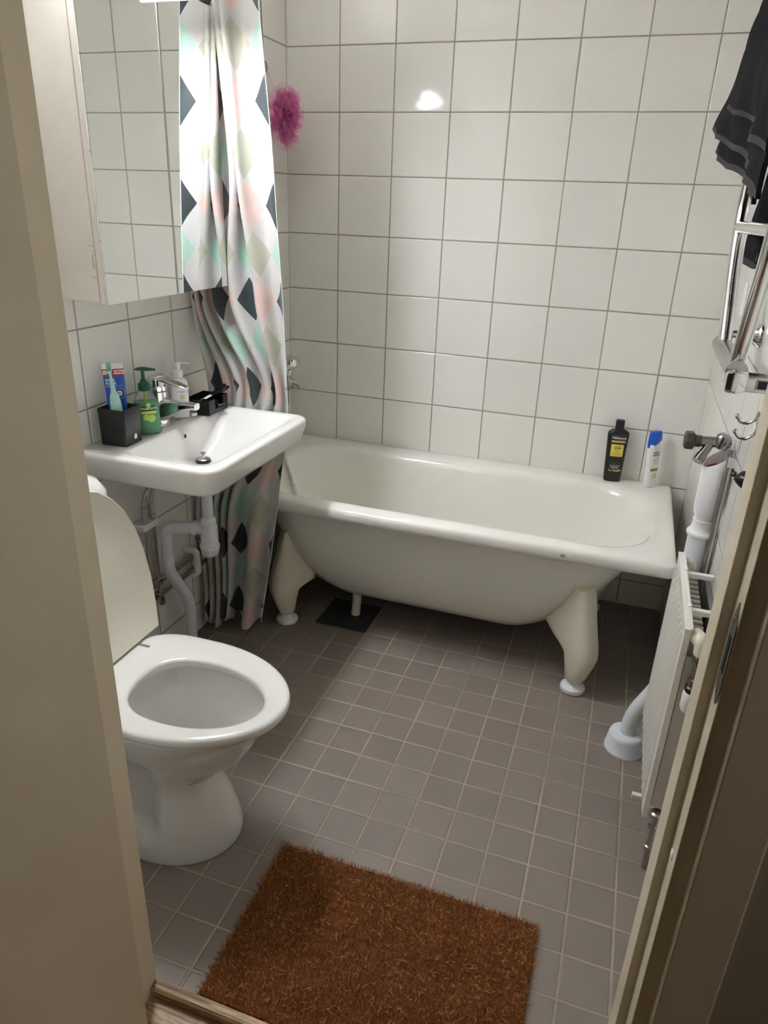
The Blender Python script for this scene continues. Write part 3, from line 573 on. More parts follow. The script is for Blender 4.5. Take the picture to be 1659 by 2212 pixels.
bm = B(); lathe(bm, [(.006, -.02), (.014, -.018), (.014, -.008), (.011, -.006), (.011, .006), (.014, .008), (.014, .018), (.006, .02)], (.036, -1.055, .285), (0, 1, 0), 8); lathe(bm, [(.008, 0), (.008, .02), (.011, .021), (.011, .03)], (.036, -1.055, .285), (1, 0, 0), 8); lathe(bm, [(.007, 0), (.011, .004), (.011, .016), (.007, .02)], (.036, -1.02, .262), (0, 0, -1), 8); lathe(bm, [(.006, -.02), (.013, -.018), (.013, .018), (.006, .02)], (.034, -1.035, .325), (0, 1, 0), 8)
obj('valve', bm, 'nickel', wp, smooth=False)
bm = B(); tube(bm, [(.004, -.832, .343), (.04, -.832, .343), (.047, -.832, .335), (.047, -.832, .262), (.04, -.832, .255), (.004, -.832, .255)], .0075, 12, prof=[(-1, -1), (1, -1), (1, 1), (-1, 1)]); tag(obj('pipe_clamp', bm, 'plastic', smooth=False), 'white clamp around the pair of horizontal pipes low on the left wall', 'pipe clip')

# ================================================================== TOILET
to = thing('toilet', 'white floor-standing toilet with its lid raised against the cistern', 'toilet', (.33, -1.54, 0))
TC = -1.540
def egg(z, xb, xf_, hw, yc=TC, xm=None, eb=.62, n_=96, ef=1.0):
    xm = xm if xm is not None else xb + (xf_ - xb) * .42; out = []
    for k in range(n_):
        a = 2 * PI * k / n_; c, s = math.cos(a), math.sin(a)
        if c >= 0: x = xm + (xf_ - xm) * abs(c) ** ef; y = hw * math.copysign(abs(s) ** ef, s)
        else: x = xm - (xm - xb) * abs(c) ** eb; y = hw * math.copysign(abs(s) ** (eb * .9 + .1), s)
        out.append(Vector((x, yc + y, z)))
    return out
TB = [(.0, .582, .128), (.004, .586, .131), (.03, .583, .130), (.08, .565, .122), (.13, .542, .111), (.17, .529, .105), (.205, .530, .105), (.24, .549, .112), (.275, .582, .126), (.31, .622, .143), (.35, .664, .160), (.375, .690, .169), (.392, .703, .174), (.398, .703, .173)]
R = []
for p_ in smooth_path([(b_, c_, a_) for a_, b_, c_ in TB], 4):
    rg = egg(p_.z, .17, p_.x, p_.y, xm=.42)
    for q_ in rg:
        if .05 < p_.z < .30 and q_.x < .46:
            k_ = min(1, (.46 - q_.x) / .045) * min(1, (p_.z - .05) / .03) * min(1, (.30 - p_.z) / .06); k_ = k_ * k_ * (3 - 2 * k_)
            q_.y = TC + (q_.y - TC) * (1 - .30 * k_)
    R.append(rg)
R += [egg(.399, .30, .690, .14, xm=.47), egg(.398, .345, .680, .122, yc=-1.552, xm=.49), egg(.385, .350, .676, .118, yc=-1.552, xm=.49), egg(.36, .355, .672, .114, yc=-1.553, xm=.49), egg(.352, .362, .664, .108, yc=-1.553, xm=.49), egg(.33, .368, .655, .104, yc=-1.553, xm=.49), egg(.27, .375, .62, .09, yc=-1.552, xm=.48), egg(.22, .385, .56, .07, yc=-1.55, xm=.46), egg(.18, .40, .51, .05, yc=-1.55, xm=.45)]
bm = B(); loft(bm, R); obj('bowl', bm, 'porcelain', to, ang=85)
bm = B(); loft(bm, [egg(.20, .388, .545, .066, yc=-1.55, xm=.46), egg(.2005, .388, .545, .066, yc=-1.55, xm=.46)]); obj('water', bm, transl('toilet_water', (.85, .9, .88), .02, .9, 1.33), to)
# recessed side with bolt
bm = lathe(B(), [(.011, 0), (.0105, .003), (.004, .004)], (.393, -1.636, .066), (0, -.6, .8), 24); obj('bolt_cap', bm, 'porcelain', to)
# cistern
R = [rr(.002, .15, -1.70, -1.38, (.05, .01, .01, .05), .395, 8), rr(.002, .165, -1.715, -1.365, (.06, .01, .01, .06), .44, 8), rr(.002, .172, -1.725, -1.355, (.06, .01, .01, .06), .60, 8), rr(.002, .190, -1.74, -1.345, (.06, .01, .01, .06), .745, 8), rr(.002, .193, -1.742, -1.340, (.06, .01, .01, .06), .752, 8), rr(.002, .190, -1.74, -1.343, (.06, .01, .01, .06), .775, 8), rr(.002, .178, -1.73, -1.355, (.06, .01, .01, .06), .800, 8), rr(.002, .15, -1.70, -1.385, (.05, .01, .01, .05), .815, 8), rr(.01, .10, -1.65, -1.44, (.04, .01, .01, .04), .820, 8)]
bm = B(); loft(bm, R); obj('cistern', bm, 'porcelain', to, ang=60)
bm = lathe(B(), [(.016, 0), (.016, .004), (.012, .006)], (.07, -1.54, .819), n=24); obj('flush_button', bm, 'chrome', to)
# seat ring
oo = lambda z, d: egg(z, .262 + d, .720 - d, .178 - d, xm=.46, eb=.55)
ii = lambda z, d: egg(z, .372 - d, .671 + d, .107 + d, yc=-1.556, xm=.50, eb=.80)
bm = B(); R = [oo(.400, .006), oo(.402, .002), oo(.409, 0), oo(.416, .001), oo(.4205, .004), oo(.4225, .010), oo(.423, .02), ii(.4225, .010), ii(.421, .004), ii(.417, .001), ii(.412, .0), ii(.404, .001), ii(.400, .003)]
loft(bm, R, False, False); a = list(bm.verts); n_ = 96
for i in range(n_):
    j = (i + 1) % n_; bm.faces.new((a[i], a[(len(R) - 1) * n_ + i], a[(len(R) - 1) * n_ + j], a[j]))
obj('seat', bm, 'porcelain', to, ang=70)
# lid raised
LT = [(0, .172), (.06, .186), (.12, .196), (.2, .198), (.26, .190), (.31, .172), (.35, .143), (.38, .108), (.395, .07), (.402, .03)]
ctr = []
for h_, w_ in LT: ctr.append((w_, h_))
outl = [Vector((0, w_, h_)) for w_, h_ in ctr] + [Vector((0, 0, .404))] + [Vector((0, -w_, h_)) for w_, h_ in reversed(ctr)]
slope = math.atan2(.085, .40)
Ml2 = T4((.289, TC, .428)) @ Matrix.Rotation(-slope, 4, 'Y')
bm = B(); c0 = Vector((0, 0, .2)); rings = []
for sc_, x in ((.93, -.016), (.985, -.014), (1.0, -.006), (.995, 0), (.985, .0015), (.96, -.002), (.5, -.005), (.1, -.006)):
    rings.append([Ml2 @ Vector((x, c0.y + (p.y - c0.y) * sc_, c0.z + (p.z - c0.z) * sc_)) for p in outl])
loft(bm, rings); obj('lid', bm, 'lid', to, ang=60, label='cream white lid folded up against the cistern')
for y in (-1.47, -1.61): obj('hinge', tube(B(), [(.268, y - .02, .425), (.268, y + .02, .425)], .009, 14), 'plastic', to)
bm = box(B(), (.290, -1.452, .4226), (.318, -1.446, .4246)); obj('hinge_slot', bm, 'greyink', to, smooth=False)

# ================================================================== SHOWER CURTAIN
cu_ = thing('shower_curtain', 'gathered shower curtain with pastel and charcoal diamond pattern', 'shower curtain', (.16, -.70, .05))
XR = [(2.05, .245), (1.87, .258), (1.56, .285), (1.15, .310), (.84, .318), (.52, .308), (.25, .268), (.05, .235)]
YC = [(2.05, -.680), (1.3, -.684), (.95, -.680), (.82, -.679), (.72, -.686), (.60, -.724), (.5, -.745), (.05, -.745)]
UT = [0, .052, .104, .156, .208, .26, .312, .42, .52, .62, .72, .83, .94]
XO = {2.05: [0, .044, .086, .098, .094, .104, .122, .150, .170, .190, .205, .220, .228],
      1.50: [0, .046, .092, .104, .100, .110, .128, .155, .178, .205, .225, .245, .262],
      1.15: [0, .032, .062, .091, .120, .148, .175, .213, .245, .268, .280, .288, .294],
      .87: [0, .012, .024, .034, .046, .056, .074, .112, .148, .175, .205, .245, .285],
      .68: [0, .018, .040, .068, .098, .124, .140, .160, .180, .205, .230, .258, .280],
      .50: [0, .028, .058, .095, .135, .152, .164, .182, .200, .222, .245, .265, .288],
      .05: [0, .022, .048, .082, .112, .122, .130, .142, .158, .176, .190, .205, .215]}
XK = sorted(XO)
XTAB = np.array([np.interp(np.linspace(0, .94, 241), UT, XO[k]) for k in XK])
ker = np.exp(-np.linspace(-2, 2, 13) ** 2); ker /= ker.sum()
XTAB = np.array([np.convolve(np.pad(r_, 6, mode='reflect', reflect_type='odd'), ker, 'valid') for r_ in XTAB])
NC = 260; NR = 150
def cpt(t, z):
    u = t * .94; k = t * 240; col = [np.interp(k, range(241), XTAB[a]) for a in range(len(XK))]
    zz_ = z; idx = int(np.clip(np.searchsorted(XK, zz_) - 1, 0, len(XK) - 2)); f = min(1, max(0, (zz_ - XK[idx]) / (XK[idx + 1] - XK[idx]))); f = f * f * (3 - 2 * f)
    g = lambda kk: float(np.interp(kk, range(241), XTAB[idx]) * (1 - f) + np.interp(kk, range(241), XTAB[idx + 1]) * f)
    xo = g(k); c = min(1, max(0, (g(min(240, k + 5)) - g(max(0, k - 5))) / (.94 / 240 * (min(240, k + 5) - max(0, k - 5)))))
    A = .031 * math.sqrt(max(.03, 1 - c * c)) * min(1, .35 + u / .12)
    lim = .5 if .64 < z < .88 else 1.0
    if .56 < z <= .64: lim = 1 - .5 * (z - .56) / .08
    if .88 <= z < 1.0: lim = .5 + .5 * (z - .88) / .12
    ph = 2 * PI * u / .150 + .35 * math.sin(2.2 * z + 3 * u) - .6
    x = interp(XR, z) - xo + .006 * math.sin(2 * ph) * (1 - c)
    y = interp(YC, z) + A * lim * math.sin(ph) + .0025 * math.sin(z * 13 + u * 40) * min(1, u / .05) - .004
    return x, y
zs = np.linspace(.052, 2.045, NR); ts = np.linspace(0, 1, NC)
uarc = ts * .94
bm = B(); uvl = bm.loops.layers.uv.new('UVMap'); V = []
for j, z in enumerate(zs):
    row = []
    for i, t in enumerate(ts):
        x, y = cpt(t, z); zz = z
        if z < .4: zz = z + (.4 - z) / .35 * (.022 * math.sin(9 * t * 3 + 1) + .018 * math.sin(4 * t + .5) - .01)
        row.append((bm.verts.new((max(.004, x), y, zz)), (uarc[i] + .0, z)))
    V.append(row)
for j in range(NR - 1):
    for i in range(NC - 1):
        q = (V[j][i], V[j][i + 1], V[j + 1][i + 1], V[j + 1][i]); f = bm.faces.new([a[0] for a in q])
        for l, a in zip(f.loops, q): l[uvl].uv = a[1]
co = obj('curtain_cloth', bm, 'curtain', cu_, recalc=False, ang=80)
# stitched hem edge along the free side
bm = B(); tube(bm, [(cpt(0, z)[0] + .0008, cpt(0, z)[1] - .0005, z + ((.4 - z) / .35 * (.022 * math.sin(1) + .018 * math.sin(.5) - .01) if z < .4 else 0)) for z in zs], .0010, 6); obj('hem', bm, 'white', cu_)
for i in range(7):
    x = .03 + i * .035; bm = B(); tube(bm, [Vector((x, -.68 + .016 * math.cos(a), 2.062 + .018 * math.sin(a))) for a in [2 * PI * k / 20 for k in range(21)]], .0015, 6, cap=False); obj('curtain_ring', bm, 'white', cu_)
rod = obj('curtain_rod', tube(B(), [(.001, -.68, 2.07), (W - .001, -.68, 2.07)], .011, 20), 'plastic'); tag(rod, 'white rod above the bathtub carrying the shower curtain', 'curtain rod')

# ================================================================== SHOWER MIXER, HOSE, LOOFAH
mx = thing('bath_mixer', 'chrome bath mixer on the left wall behind the curtain', 'bath mixer', (.04, -.20, .80))
bm = B(); lathe(bm, [(.012, -.10), (.022, -.098), (.024, -.09), (.024, -.05), (.020, -.046), (.020, .046), (.024, .05), (.024, .09), (.022, .098), (.012, .10)], (.062, -.24, .815), (0, 1, 0), 28)
for y in (-.30, -.18): lathe(bm, [(.030, 0), (.028, .008), (.012, .012), (.012, .06)], (.0, y, .815), (1, 0, 0), 28)
obj('mixer_body', bm, 'chrome', mx)
bm = B(); loft(bm, [[Vector((.062 + r_ * math.cos(a), -.155 + r_ * math.sin(a), z)) for a in [2 * PI * k / 28 for k in range(28)]] for r_, z in ((.022, .82), (.038, .832), (.044, .842), (.044, .852), (.040, .862), (.018, .870))]); obj('lever', bm, 'chrome', mx)
bm = lathe(B(), [(.016, 0), (.022, .004), (.024, .03), (.018, .036)], (.06, -.19, .768), (.35, .9, 0), 24); obj('diverter_knob', bm, 'chrome_dull', mx)
bm = tube(B(), round_path([(.062, -.20, .80), (.075, -.17, .775), (.11, -.17, .765), (.115, -.17, .75)], .02), .0115, 16); obj('spout', bm, 'chrome_dull', mx)
hs = thing('shower_hose', 'ribbed metal shower hose hanging down into the bathtub', 'shower hose', (.12, -.33, .50))
pts = smooth_path([(.062, -.25, .79), (.07, -.27, .72), (.095, -.31, .64), (.125, -.35, .56), (.146, -.35, .49), (.173, -.35, .405), (.20, -.34, .30), (.25, -.32, .20), (.33, -.31, .150), (.45, -.34, .142)], 26)
rad = [.0078 if k % 2 else .0064 for k in range(len(pts))]
obj('hose_tube', tube(B(), pts, rad, 12), mat('ribbed_hose', (.62, .60, .56), .4, .7), hs)
hk = thing('shower_holder', 'dark grey holder knob on the left wall above the pink loofah', 'holder', (.012, -.235, 1.81))
bm = lathe(B(), [(.018, 0), (.018, .006), (.012, .01), (.012, .024), (.016, .028), (.016, .036), (.01, .04)], (.0, -.235, 1.81), (1, 0, 0), 24); obj('knob', bm, 'steel_grey', hk)
obj('cord', tube(B(), [(.03, -.235, 1.83), (.026, -.235, 1.95), (.022, -.235, 2.2)], .0022, 8), 'greyink', hk)
# loofah: many crumpled mesh ruffles
lf = thing('loofah', 'pink mesh bath pouf hanging on the left wall behind the curtain', 'loofah', (.07, -.15, 1.67))
LCc = Vector((.072, -.165, 1.675))
bm = B()
for k in range(26):
    ax = Vector(rng.normal(size=3)).normalized(); F = frame_to(ax); rmax = rng.uniform(.030, .074); ph = rng.uniform(0, 6); fr = rng.integers(5, 9); nn_ = 72; prev = None; off = Vector(rng.normal(size=3)) * .017
    rows = []
    for j in range(7):
        t = j / 6; r_ = .008 + rmax * t; rows.append([LCc + off + F @ Vector((r_ * math.cos(a), r_ * math.sin(a), .022 * t * math.sin(fr * a + ph) + .010 * t * math.sin(2.3 * fr * a + ph * 2))) for a in [2 * PI * i / nn_ for i in range(nn_)]])
    loft(bm, rows, False, False)
for v in bm.verts:
    d = v.co - LCc; v.co = LCc + Vector((d.x * .62, d.y * .95, d.z * 1.12))
    if v.co.x < .004: v.co.x = .004
    if v.co.y > -.006: v.co.y = -.006
obj('mesh_ruffles', bm, 'loofah', lf, recalc=False)
bm = B(); tube(bm, smooth_path([(.03, -.235, 1.815), (.045, -.21, 1.77), (.07, -.17, 1.70)], 8), .0025, 8); obj('loop_cord', bm, 'loofah', lf)
bm = B()
for k in range(7):
    c = Vector((.06 + rng.uniform(-.02, .02), -.10 + rng.uniform(-.04, .03), 1.62 + rng.uniform(-.02, .02))); F = frame_to(rng.normal(size=3)); r_ = rng.uniform(.012, .022)
    tube(bm, [c + F @ Vector((r_ * math.cos(a), r_ * math.sin(a), .004 * math.sin(3 * a))) for a in [2 * PI * i / 24 for i in range(25)]], .0016, 6, cap=False)
obj('loops', bm, 'loofah', lf)

# ================================================================== BOTTLES ON THE BATH RIM
def sh_front(prof, e): return bottle_front(prof, e)
Mh = T4((1.302, -.052, .5208)) @ Rz(math.radians(10)) @ Matrix.Rotation(math.radians(-3), 4, 'X')
s1 = thing('shampoo_bottle', 'tall black shampoo bottle with yellow label on the bath rim', 'shampoo bottle', (1.302, -.052, .5208))
hp_ = [(0, .0275, .015), (.003, .030, .0175), (.03, .031, .019), (.12, .0345, .019), (.172, .0370, .0175), (.180, .0355, .0165), (.188, .025, .0145), (.192, .0145, .0138)]
bm = B(); loft(bm, [superring(a, b, z, .75, Mh) for z, a, b in hp_]); obj('bottle_body', bm, 'black_gloss', s1, ang=60)
bm = lathe(B(), [(.0150, .1915), (.0152, .193), (.0152, .221), (.0145, .2235), (.010, .2245)], n=32); xf(bm, Mh); obj('bottle_cap', bm, 'black_gloss', s1)
f1 = bottle_front(hp_, .75)
label(s1, 'brand_frame', f1, Mh, -.0225, .0255, .152, .1705, 'greyink', .0004); label(s1, 'brand_panel', f1, Mh, -.0218, .0248, .1526, .1699, 'ink', .0006); label(s1, 'gold_band', f1, Mh, -.0225, .0255, .1445, .1515, 'gold', .0006)
lettering(s1, 'TRESemmé', .0105, f1, Mh, .0015, .161, 'white', bold=.0002)
label(s1, 'yellow_label', f1, Mh, -.0215, .0215, .094, .138, 'yellow', .0006)
lettering(s1, 'SHINE', .0085, f1, Mh, .001, .1245, 'ink', bold=.0003); lettering(s1, 'Lamellar', .006, f1, Mh, .001, .1315, 'ink'); lettering(s1, 'SHAMPOO', .0042, f1, Mh, .001, .1155, 'ink')
for k, z in enumerate((.109, .106, .1025, .0985)): label(s1, 'small_print', f1, Mh, -.011 - (k > 1) * .009, .011 + (k > 1) * .009, z, z + .0007, 'ink', .001, 4)
for k, z in enumerate((.060, .0545, .0515)): label(s1, 'white_print', f1, Mh, -.018 + k * .003, .018 - k * .003, z, z + .0011, 'white', .0006, 4)
bm = B()
for k in range(90):
    x = rng.uniform(-.022, .022); z = .042 + rng.normal() * .0025; xf_b = quad(bm, x, x + .0022, z, z + .0012, n=1)
wrap(bm, f1, .0007, Mh); obj('gold_flecks', bm, 'yellow', s1, smooth=False, recalc=False)
bm = B()
for k in range(50):
    x = rng.uniform(-.022, .022); z = .072 + rng.normal() * .0035; quad(bm, x, x + .001, z, z + .0008, n=1)
wrap(bm, f1, .0007, Mh); obj('silver_flecks', bm, 'greyink', s1, smooth=False, recalc=False)
Mk = T4((1.431, -.058, .5208)) @ Rz(math.radians(48)) @ Matrix.Rotation(math.radians(-3), 4, 'X')
s2 = thing('shampoo_bottle', 'white shampoo bottle with blue cap on the bath corner', 'shampoo bottle', (1.431, -.058, .5208))
kp = [(0, .022, .0145), (.003, .024, .017), (.03, .0245, .018), (.09, .0275, .0175), (.14, .0290, .0165), (.155, .0285, .0158), (.168, .022, .0125), (.178, .012, .007)]
kb = [Vector(p) for p in ()]
bm = B(); loft(bm, [superring(a, b, z, .85, Mk) for z, a, b in kp]); obj('bottle_body', bm, 'plastic', s2, ang=60)
def cap_ring(zf, a, b, sl):
    return [Mk @ Vector((a * math.cos(t), b * math.sin(t), zf + sl * (a * math.cos(t)))) for t in [2 * PI * k / 36 for k in range(36)]]
bm = B(); loft(bm, [cap_ring(.160, .0291, .0163, .55), cap_ring(.1605, .0296, .0168, .55), cap_ring(.178, .0285, .0158, .35), cap_ring(.196, .0262, .0145, .05), cap_ring(.2005, .0240, .013, .0), cap_ring(.2015, .018, .009, 0)]); obj('bottle_cap', bm, 'cap_blue', s2, ang=60)
f2 = bottle_front(kp, .85)
lettering(s2, 'head &', .0105, f2, Mk, -.001, .1275, 'navy', bold=.0002); lettering(s2, 'shoulders', .0088, f2, Mk, .000, .1185, 'navy', bold=.0002); lettering(s2, 'APPLE', .006, f2, Mk, -.006, .101, 'olive'); lettering(s2, 'FRESH', .006, f2, Mk, -.006, .0945, 'olive')
label(s2, 'grey_line', f2, Mk, -.014, .012, .0895, .0902, 'greyink', n=4); label(s2, 'green_band', f2, Mk, -.019, .019, .060, .070, 'olive'); disc_patch(s2, 'apple_picture', f2, Mk, 0, .043, .0001, .0085, 'limegreen', .0008); disc_patch(s2, 'apple_core', f2, Mk, 0, .043, .0001, .005, 'white', .001)

# ================================================================== RIGHT WALL: standpipe, valve, radiator, towel rail, hooks
stx, sty = 1.528, -.86
st = thing('washer_standpipe', 'white plastic standpipe with slanted open top along the right wall', 'drain pipe', (1.456, -.86, 0))
bm = B(); rings = []
def circ(cx, cy, z, r_, sl=0, n_=40, xl=None): return [Vector((cx + r_ * math.cos(a), cy + r_ * math.sin(a), z + sl * (.93 * math.cos(a) + .25 * math.sin(a)) * r_)) for a in [2 * PI * k / n_ for k in range(n_)]]
ST = [(.700, .0195), (.722, .0195), (.735, .0225), (.749, .0278), (.765, .0300)]
rings = [circ(stx, sty, z, r_) for z, r_ in ST] + [circ(stx, sty, .890, .0312, .75), circ(stx, sty, .8912, .0298, .75), circ(stx, sty, .890, .0284, .75), circ(stx, sty, .79, .0275), circ(stx, sty, .775, .02)]
loft(bm, rings); obj('funnel', bm, 'plastic', st, ang=60)
bm = lathe(B(), [(.0270, .0), (.0305, .001), (.0345, .003), (.0350, .008), (.0325, .012), (.0290, .016), (.0260, .024), (.0252, .038), (.0262, .040), (.0262, .043), (.0225, .0435), (.0215, .03)], (stx, sty, .690), n=40); obj('collar', bm, 'plastic', st)
bm = B(); tube(bm, round_path([(stx, sty, .697), (stx, sty, .33)], .01), .0295, 32); obj('drain_pipe', bm, 'plastic_cool', st)
bm = B(); tube(bm, round_path([(stx, sty, .36), (stx, sty, .27), (1.458, -.86, .115), (1.456, -.86, .03)], .045, 10), .0215, 28); obj('elbow_pipe', bm, 'plastic_cool', st)
bm = lathe(B(), [(.0555, 0), (.0555, .006), (.054, .008), (.049, .045), (.0465, .053), (.041, .057), (.0225, .058)], (1.456, -.86, 0), n=44); obj('floor_cone', bm, 'plastic_cool', st)
bm = B(); lathe(bm, [(.019, 0), (.0270, .004), (.0265, .012), (.014, .022), (.002, .014)], (stx - .0005, sty, .850), (-.35, 0, 1), n=20); tag(obj('red_cloth', bm, 'red'), 'red rag stuffed inside the open white standpipe', 'rag')
vp = thing('water_valve', 'chrome washing machine tap with black hexagonal cap above the standpipe', 'valve', (1.50, -.85, .92))
bm = B(); tube(bm, [(1.549, -.842, .925), (1.478, -.85, .923)], .0125, 24); lathe(bm, [(.014, -.014), (.018, -.012), (.0185, .0), (.018, .012), (.014, .018), (.006, .019)], (1.530, -.846, .926), (.3, -.2, 1), 24); tube(bm, [(1.505, -.848, .92), (1.487, -.87, .889)], .0105, 20); tube(bm, [(1.4905, -.866, .8955), (1.482, -.877, .881)], .0125, 16)
obj('valve_body', bm, 'valve_metal', vp)
bm = lathe(B(), [(.0135, 0), (.014, .001), (.0145, .016), (.016, .0165)], (1.484, -.85, .923), (-1, -.05, 0), 24); lathe(bm, [(.017, .014), (.0225, .018), (.0225, .034), (.0185, .0375), (.012, .0375), (.010, .034)], (1.484, -.85, .923), (-1, -.05, 0), 6); obj('hex_cap', bm, mat('dark_bronze', lin((64, 58, 50)), .4), vp, smooth=True, ang=30)
cp = thing('chrome_riser', 'slim chrome pipe running down the right wall beside the standpipe', 'water pipe', (1.549, -.90, .30))
obj('pipe', tube(B(), [(1.550, -.895, .30), (1.550, -.895, .925)], .0075, 16), 'chrome_dull', cp)
bm = B(); box(bm, (1.541, -.904, .882), (1.5612, -.886, .908)); obj('wall_bracket', bm, 'chrome', cp, smooth=False, bevel=.002)
bm = B()
for y in (-.882, -.908): tube(bm, [(1.558, y, .92), (1.558, y, .985)], .0022, 8)
obj('clear_clip', bm, 'clear', cp)

# radiator
RX = 1.487; RY0, RY1, RZ0, RZ1 = -1.268, -.888, .145, .647
ra = thing('radiator', 'small white ribbed panel radiator on the right wall', 'radiator', (1.52, -1.08, RZ0))
bm = B(); nfl = 11; prof = [(RY0, 0.0), (RY0 + .012, 0.0)]; pt = (RY1 - RY0 - .03) / nfl
for k in range(nfl):
    y = RY0 + .015 + k * pt
    prof += [(y, 0.0025), (y + pt * .56, .0025), (y + pt * .64, .000), (y + pt * .70, -.004), (y + pt * .79, -.0052), (y + pt * .88, -.004), (y + pt * .94, .000)]
prof += [(RY1 - .012, 0), (RY1, 0)]
zz = [RZ0, RZ0 + .014, RZ0 + .020, RZ1 - .034, RZ1 - .026, RZ1]
def dep(j, d): return d if 2 <= j <= 3 else 0
V = [[bm.verts.new((RX - .002 + dep(j, d), y, z)) for y, d in prof] for j, z in enumerate(zz)]
for j in range(len(zz) - 1):
    for i in range(len(prof) - 1): bm.faces.new((V[j][i], V[j][i + 1], V[j + 1][i + 1], V[j + 1][i]))
vb = [bm.verts.new(p) for p in ((RX + .010, RY0, RZ0), (RX + .010, RY1, RZ0), (RX + .010, RY1, RZ1), (RX + .010, RY0, RZ1))]; bm.faces.new(vb)
edge = [V[0][0], V[0][-1]]
bm.faces.new([*V[0], vb[1], vb[0]]); bm.faces.new([*reversed(V[-1]), vb[3], vb[2]]); bm.faces.new([V[j][0] for j in range(len(zz) - 1, -1, -1)] + [vb[0], vb[3]]); bm.faces.new([V[j][-1] for j in range(len(zz))] + [vb[2], vb[1]])
obj('front_panel', bm, 'rad', ra, ang=25)
bm = B(); box(bm, (RX - .0015, RY0 + .0003, RZ0 + .001), (RX + .0095, RY0 + .011, RZ1 - .001)); box(bm, (RX - .0015, RY1 - .011, RZ0 + .001), (RX + .0095, RY1 - .0003, RZ1 - .001)); obj('panel_edge', bm, 'rad', ra, smooth=False)
bm = B(); tube(bm, [(RX + .011, RY0 + .002, RZ1 + .001), (RX + .011, RY1 - .002, RZ1 + .001)], .0028, 10); box(bm, (RX - .003, RY0 - .0008, RZ1 - .004), (RX + .0095, RY1 + .0008, RZ1 + .0012)); obj('top_rail', bm, 'rad', ra, smooth=False)
for y in (-1.165, -.985):
    bm = B(); box(bm, (RX + .008, y - .007, RZ1 - .016), (1.5605, y + .007, RZ1 - .004)); b_ = obj('bracket_arm', bm, 'rad', ra, smooth=False, bevel=.0015)
    bm = tube(B(), [(RX + .011, y - .008, RZ1 + .002), (RX + .011, y + .008, RZ1 + .002)], .0042, 12); obj('bracket_clip', bm, 'plastic', b_)
for k in range(13):
    y = RY0 + .05 + k * .024; bm = B(); box(bm, (RX + .010, y, RZ0 + .04), (1.535, y + .012, RZ1 - .045)); obj('convector_fin', bm, 'radside', ra, smooth=False, bevel=.003)
bm = B(); box(bm, (1.548, RY0 + .04, RZ0 + .04), (1.5605, RY1 - .06, RZ1 - .035)); obj('wall_rail', bm, 'steel_grey', ra, smooth=False)
bm = B(); box(bm, (RX + .012, RY0 + .004, RZ0 + .040), (1.556, RY0 + .010, RZ1 - .066)); obj('side_plate', bm, 'radside', ra, smooth=False, bevel=.001)
bm = lathe(B(), [(.010, -.02), (.016, -.018), (.0185, -.006), (.0185, .004), (.014, .012), (.006, .014)], (1.512, RY1 - .004, RZ1 - .028), (0, 1, 0), 10); obj('end_plug', bm, 'lid', ra, ang=25)
bm = B(); tube(bm, round_path([(1.508, RY0 + .02, .628), (1.522, RY0 - .008, .628), (1.524, RY0 - .010, .600)], .012), .0165, 24); obj('valve_elbow', bm, 'lid', ra)
bm = lathe(B(), [(.0165, 0), (.0175, -.003), (.0175, -.010), (.0145, -.013), (.0145, -.020), (.011, -.030), (.009, -.05), (.009, -.058), (.0135, -.060), (.0135, -.075), (.010, -.078)], (1.524, RY0 - .010, .602), n=20); obj('valve_nut', bm, 'nickel', ra, ang=25)
bm = lathe(B(), [(.013, 0), (.0165, -.003), (.0165, -.012), (.016, -.014)], (1.524, RY0 - .010, .526), n=28); th = obj('thermostat_ring', bm, 'black', ra)
bm = lathe(B(), [(.0165, 0), (.0185, -.006), (.0185, -.040), (.015, -.048)], (1.524, RY0 - .010, .512), n=28); obj('thermostat_head', bm, 'white', ra, label='white thermostat head')
bm = lathe(B(), [(.010, 0), (.0155, -.003), (.0155, -.018), (.011, -.022), (.0105, -.036), (.013, -.040), (.013, -.050), (.008, -.054), (.008, -.10), (.012, -.102), (.012, -.112), (.008, -.115), (.008, -.17)], (1.515, RY0 - .006, .175), n=18); obj('lower_valve', bm, 'nickel', ra, ang=25)
bm = B(); box(bm, (1.462, -1.215, .139), (1.488, -1.203, .153)); obj('cream_clip', bm, 'lid', ra, smooth=False, bevel=.001)

# towel rail
tr_ = thing('towel_rail', 'chrome heated ladder towel rail on the right wall', 'towel rail', (1.48, -1.0, 1.1))
XT = 1.482
bm = B(); lathe(bm, [(.004, 0), (.0185, .001), (.0195, .004), (.0195, .34)], (XT, -.838, 1.152), (0, -1, 0), 32); obj('lower_header', bm, 'steel_grey', tr_); tr_.children[-1].data.materials[0] = M['chrome_dull']
for s, b0, m0, m1, top in ((1, -.905, -.862, -.765, -.700), (-1, -1.152, -1.172, -1.222, -1.262)):
    pts = round_path([(XT, b0, 1.158), (XT, m1, 1.305), (XT, top, 1.42), (XT, top, 2.02)], .06, 10)
    bm = tube(B(), pts, .0145, 24); obj('upright', bm, 'chrome', tr_)
for z in (1.395, 1.60, 1.80, 2.0):
    bm = tube(B(), [(XT, -.70, z), (XT, -1.262, z)], .0125, 22); obj('rung', bm, 'chrome', tr_)
bm = B(); lathe(bm, [(.028, 0), (.028, .004), (.024, .010), (.013, .020), (.0095, .04), (.0085, .078)], (1.5612, -.835, 1.174), (-1, 0, 0), 32); obj('wall_mount', bm, 'chrome', tr_)
bm = B(); lathe(bm, [(.026, 0), (.026, .004), (.013, .020), (.0085, .078)], (1.5612, -1.262, 1.95), (-1, 0, 0), 32); lathe(bm, [(.026, 0), (.026, .004), (.013, .020), (.0085, .078)], (1.5612, -.70, 1.95), (-1, 0, 0), 32); obj('wall_mount', bm, 'chrome', tr_)
